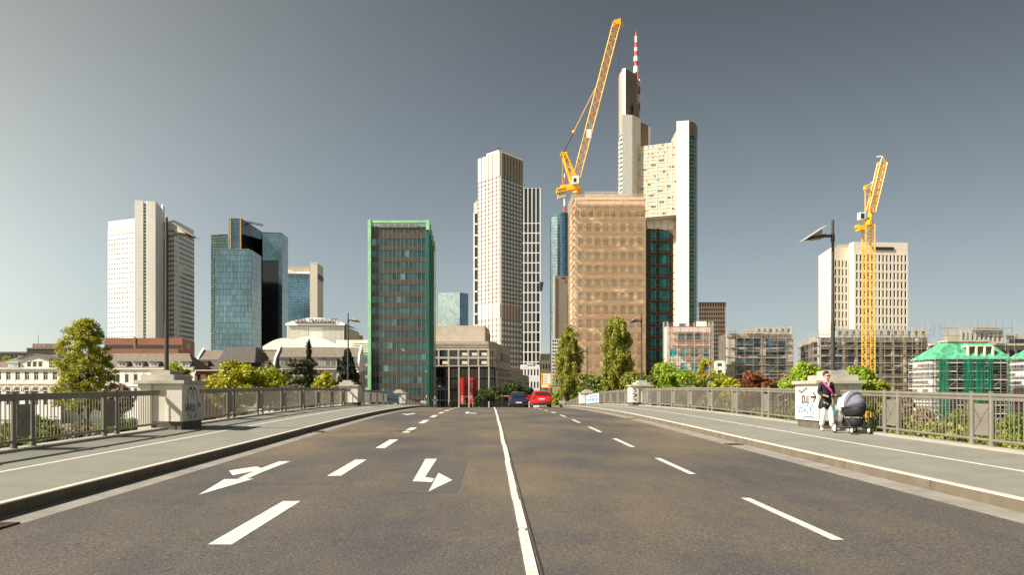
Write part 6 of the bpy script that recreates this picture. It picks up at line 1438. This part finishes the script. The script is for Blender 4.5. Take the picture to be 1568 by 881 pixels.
hand(t, (.168, -.235, 1.028), (-.15, -1, -.05), 1); hand(t, (-.168, -.235, 1.028), (.15, -1, -.05), -1)
# pram (local: +y towards the woman, -y front)
t = thing('pram', 'grey hooded pram with black basket, pale blanket and turquoise bag, pushed by the woman', 'pram', (10.02, 22.02, rz(22.0)+.184+.101*(10.02-CX-6.6)/3.38)); t.rotation_euler = (0, 0, R(4))
def wheel(x, y, r):
    b = MB(); b.torus((x, y, r), (1, 0, 0), r-.022, .022, 24, 8); w = b.build('wheel', 'black', t, local=True, smooth=True)
    b = MB(); b.torus((x, y, r), (1, 0, 0), r-.05, .012, 20, 5)
    for k in range(6): a = k*math.pi/3; b.tube((x, y, r), (x, y+math.cos(a)*(r-.05), r+math.sin(a)*(r-.05)), .011, 4)
    b.tube((x-.03, y, r), (x+.03, y, r), .035, 10); b.build('spokes', 'offwhite', w, local=True)
for sx in (-1, 1): wheel(sx*.29, .42, .145); wheel(sx*.24, -.42, .105)
b = MB()
for sx in (-1, 1):
    b.tube((sx*.27, .42, .145), (sx*.25, -.05, .50), .016); b.tube((sx*.24, -.42, .16), (sx*.25, -.05, .50), .016); b.tube((sx*.25, -.05, .50), (sx*.25, .62, .98), .016); b.tube((sx*.25, .62, .98), (sx*.22, .74, 1.03), .016); b.tube((sx*.27, .42, .145), (sx*.24, -.42, .20), .014)
b.tube((-.29, .42, .145), (.29, .42, .145), .012); b.tube((-.22, .74, 1.03), (.22, .74, 1.03), .018); b.tube((-.24, -.42, .2), (.24, -.42, .2), .012); b.build('frame', 'dark', t, local=True)
b = MB(); b.tube((-.2, .74, 1.03), (.2, .74, 1.03), .024, 8); b.build('handle_grip', 'black', t, local=True)
# carrycot: lofted tub
def tub(b, prof):
    n = 20; V = []
    for (hw, hl, z, cy) in prof: V += [(hw*(abs(math.cos(q))**.7)*math.copysign(1, math.cos(q)), cy+hl*(abs(math.sin(q))**.8)*math.copysign(1, math.sin(q)), z) for q in [2*math.pi*i/n for i in range(n)]]
    m = len(prof); b.add(V, [(j*n+i, j*n+(i+1) % n, (j+1)*n+(i+1) % n, (j+1)*n+i) for j in range(m-1) for i in range(n)]+[tuple(range(n))[::-1], tuple(range((m-1)*n, m*n))]); return b
tub(MB(), [(.16, .34, .47, -.03), (.21, .42, .53, -.03), (.235, .46, .64, -.03), (.245, .47, .74, -.03)]).build('carrycot', 'blackcloth', t, local=True, smooth=True)
tub(MB(), [(.17, .28, .20, .0), (.21, .34, .24, .0), (.225, .36, .40, .0), (.215, .33, .42, .0)]).build('shopping_basket', 'blackcloth', t, local=True, smooth=True)
# hood: half dome over the front end with fabric ribs, split into light and dark gores
n, m = 30, 10
def hoodpt(u, v):                                              # u 0..1 from open rear edge round to the front, v 0..1 across
    a = math.pi*v; sweep = R(100)-R(112)*u; rr = 1
    x = .265*math.cos(a); s_ = math.sin(a); y = -.10+(-.02+.43*math.sin(R(112)*u-R(22)))*-s_*1.0; z = .72+.44*s_*math.cos(R(112)*u-R(22))
    return Vector((x, y, z))
for nm_, mt, sel in (('hood', 'hood_grey', lambda g: g in (0, 1, 3, 4)), ('hood_stripes', 'hood_dark', lambda g: g in (2, 5))):
    b = MB()
    for g in range(6):
        if not sel(g): continue
        for i in range(5):
            u0, u1 = (g*5+i)/n, (g*5+i+1)/n; bul = lambda u: 1+.035*math.sin(((u*6) % 1)*math.pi)
            for j in range(m*2):
                v0, v1 = j/(m*2), (j+1)/(m*2); c0 = Vector((0, -.10, .72)); q = [hoodpt(u0, v0), hoodpt(u1, v0), hoodpt(u1, v1), hoodpt(u0, v1)]; f = [bul(u0+1e-4), bul(u1-1e-4), bul(u1-1e-4), bul(u0+1e-4)]
                b.quad(*[c0+(p-c0)*k_ for p, k_ in zip(q, f)])
    b.build(nm_, mt, t, local=True, smooth=True)
b = MB(); V = []
for i in range(9):
    for j in range(11): v = j/10; a = math.pi*v; V.append((.272*math.cos(a)*(1+.02*i/8), -.04+i*.028+.02*math.sin(j*1.7), .73+.455*math.sin(a)*(1-.05*i/8)-.02*i/8))
b.add(V, [(i*11+j, i*11+j+1, (i+1)*11+j+1, (i+1)*11+j) for i in range(8) for j in range(10)])
V = [(x, y, z) for y, z in ((.18, 1.0), (.30, .84), (.42, .78), (.45, .60)) for x in (-.26, -.1, .08, .26)]; b.add(V, [(i*4+j, i*4+j+1, (i+1)*4+j+1, (i+1)*4+j) for i in range(3) for j in range(3)])
b.add([(-.265, .06, 1.02), (-.275, .26, .95), (-.275, .36, .62), (-.27, .10, .62)], [(0, 1, 2, 3)]); ob = b.build('blanket', 'blanket', t, local=True, smooth=True); ob.modifiers.new('th', 'SOLIDIFY').thickness = .008
b = MB(); b.box(-.30, .40, .50, -.26, .50, .62); b.tube((-.28, .44, .62), (-.26, .5, .86), .008); b.build('turquoise_bag', 'teal_bag', t, local=True)
b = MB(); b.sphere((-.30, .08, .40), (.05, .12, .11), 10, 7); b.tube((-.29, .08, .5), (-.26, .2, .68), .006); b.build('side_bag', 'hood_grey', t, local=True, smooth=True)
# two cyclists beyond the crest
def cyclist(label, x, y, top, hairm, grp):
    z = rz(y)+.25; t = thing('person', label, 'person', (x, y, z), grp)
    N = {'hip': ((0, .18, .98), (.13, .1)), 'chs': ((0, .02, 1.36), (.15, .1)), 'nk': ((0, -.04, 1.50), .05), 'hd': ((0, -.06, 1.60), (.07, .085)), 'hd2': ((0, -.05, 1.69), (.065, .075)), 'sl': ((.17, 0, 1.42), .05), 'el': ((.24, -.16, 1.2), .04), 'wl': ((.22, -.38, 1.12), .03), 'sr': ((-.17, 0, 1.42), .05), 'er': ((-.24, -.16, 1.2), .04), 'wr': ((-.22, -.38, 1.12), .03),
         'tl': ((.09, .14, .92), .09), 'kl': ((.1, -.2, .72), .06), 'al': ((.1, -.02, .36), .04), 'fl': ((.1, -.12, .33), .035), 'tr': ((-.09, .14, .92), .09), 'kr': ((-.1, -.08, .56), .06), 'ar': ((-.1, .08, .18), .04), 'fr': ((-.1, -.02, .15), .035)}
    skin_mesh('body', N, [('hip','chs'),('chs','nk'),('nk','hd'),('hd','hd2'),('chs','sl'),('sl','el'),('el','wl'),('chs','sr'),('sr','er'),('er','wr'),('hip','tl'),('tl','kl'),('kl','al'),('al','fl'),('hip','tr'),('tr','kr'),('kr','ar'),('ar','fr')], 'skin', t, sub=1)
    J = {'hip': (N['hip'][0], (.16, .13)), 'chs': (N['chs'][0], (.19, .13)), 'sl': (N['sl'][0], .065), 'el': (N['el'][0], .055), 'sr': (N['sr'][0], .065), 'er': (N['er'][0], .055)}; skin_mesh('jacket', J, [('hip','chs'),('chs','sl'),('sl','el'),('chs','sr'),('sr','er')], top, t, sub=1)
    T = {'hip': ((0, .16, .95), (.15, .12)), 'tl': (N['tl'][0], .105), 'kl': (N['kl'][0], .075), 'al': (N['al'][0], .06), 'tr': (N['tr'][0], .105), 'kr': (N['kr'][0], .075), 'ar': (N['ar'][0], .06)}; skin_mesh('jeans', T, [('hip','tl'),('tl','kl'),('kl','al'),('hip','tr'),('tr','kr'),('kr','ar')], 'jeans', t, sub=1)
    b = MB(); b.sphere((0, -.02, 1.70), (.085, .095, .08)); b.build('hair', hairm, t, local=True)
def bicycle(label, x, y, grp):
    z = rz(y)+.25; t = thing('bicycle', label, 'bicycle', (x, y, z), grp)
    for wy in (-.52, .52): b = MB(); b.torus((0, wy, .34), (1, 0, 0), .32, .02, 20, 5); b.build('wheel', 'black', t, local=True)
    b = MB(); b.tube((0, .52, .34), (0, .1, .34), .015); b.tube((0, .1, .34), (0, .2, .85), .016); b.tube((0, .1, .34), (0, -.36, .80), .018); b.tube((0, .2, .80), (0, -.36, .88), .015); b.tube((0, -.36, .95), (0, -.52, .34), .016); b.tube((0, .52, .34), (0, .18, .78), .012); b.build('frame', 'dark', t, local=True)
    b = MB(); b.tube((-.26, -.38, 1.06), (.26, -.38, 1.06), .013); b.tube((0, -.36, .9), (0, -.38, 1.06), .013); b.build('handlebar', 'galv', t, local=True)
    b = MB(); b.sphere((0, .2, .88), (.07, .13, .04)); b.build('saddle', 'black', t, local=True)
for x, y, top, hr, la, lb in ((-7.9, 100, 'blackcloth', 'redhair', 'cyclist with red hair and open black jacket riding towards the camera beyond the crest', 'bicycle ridden by the red-haired cyclist beyond the crest'), (-6.95, 101.5, 'blackcloth', 'hair', 'second cyclist in black riding nearest the road beyond the crest', 'bicycle ridden by the cyclist nearest the road beyond the crest')):
    cyclist(la, x, y, top, hr, 'cyclists beyond the crest'); bicycle(lb, x, y, 'bicycles beyond the crest')
#@@ENDO
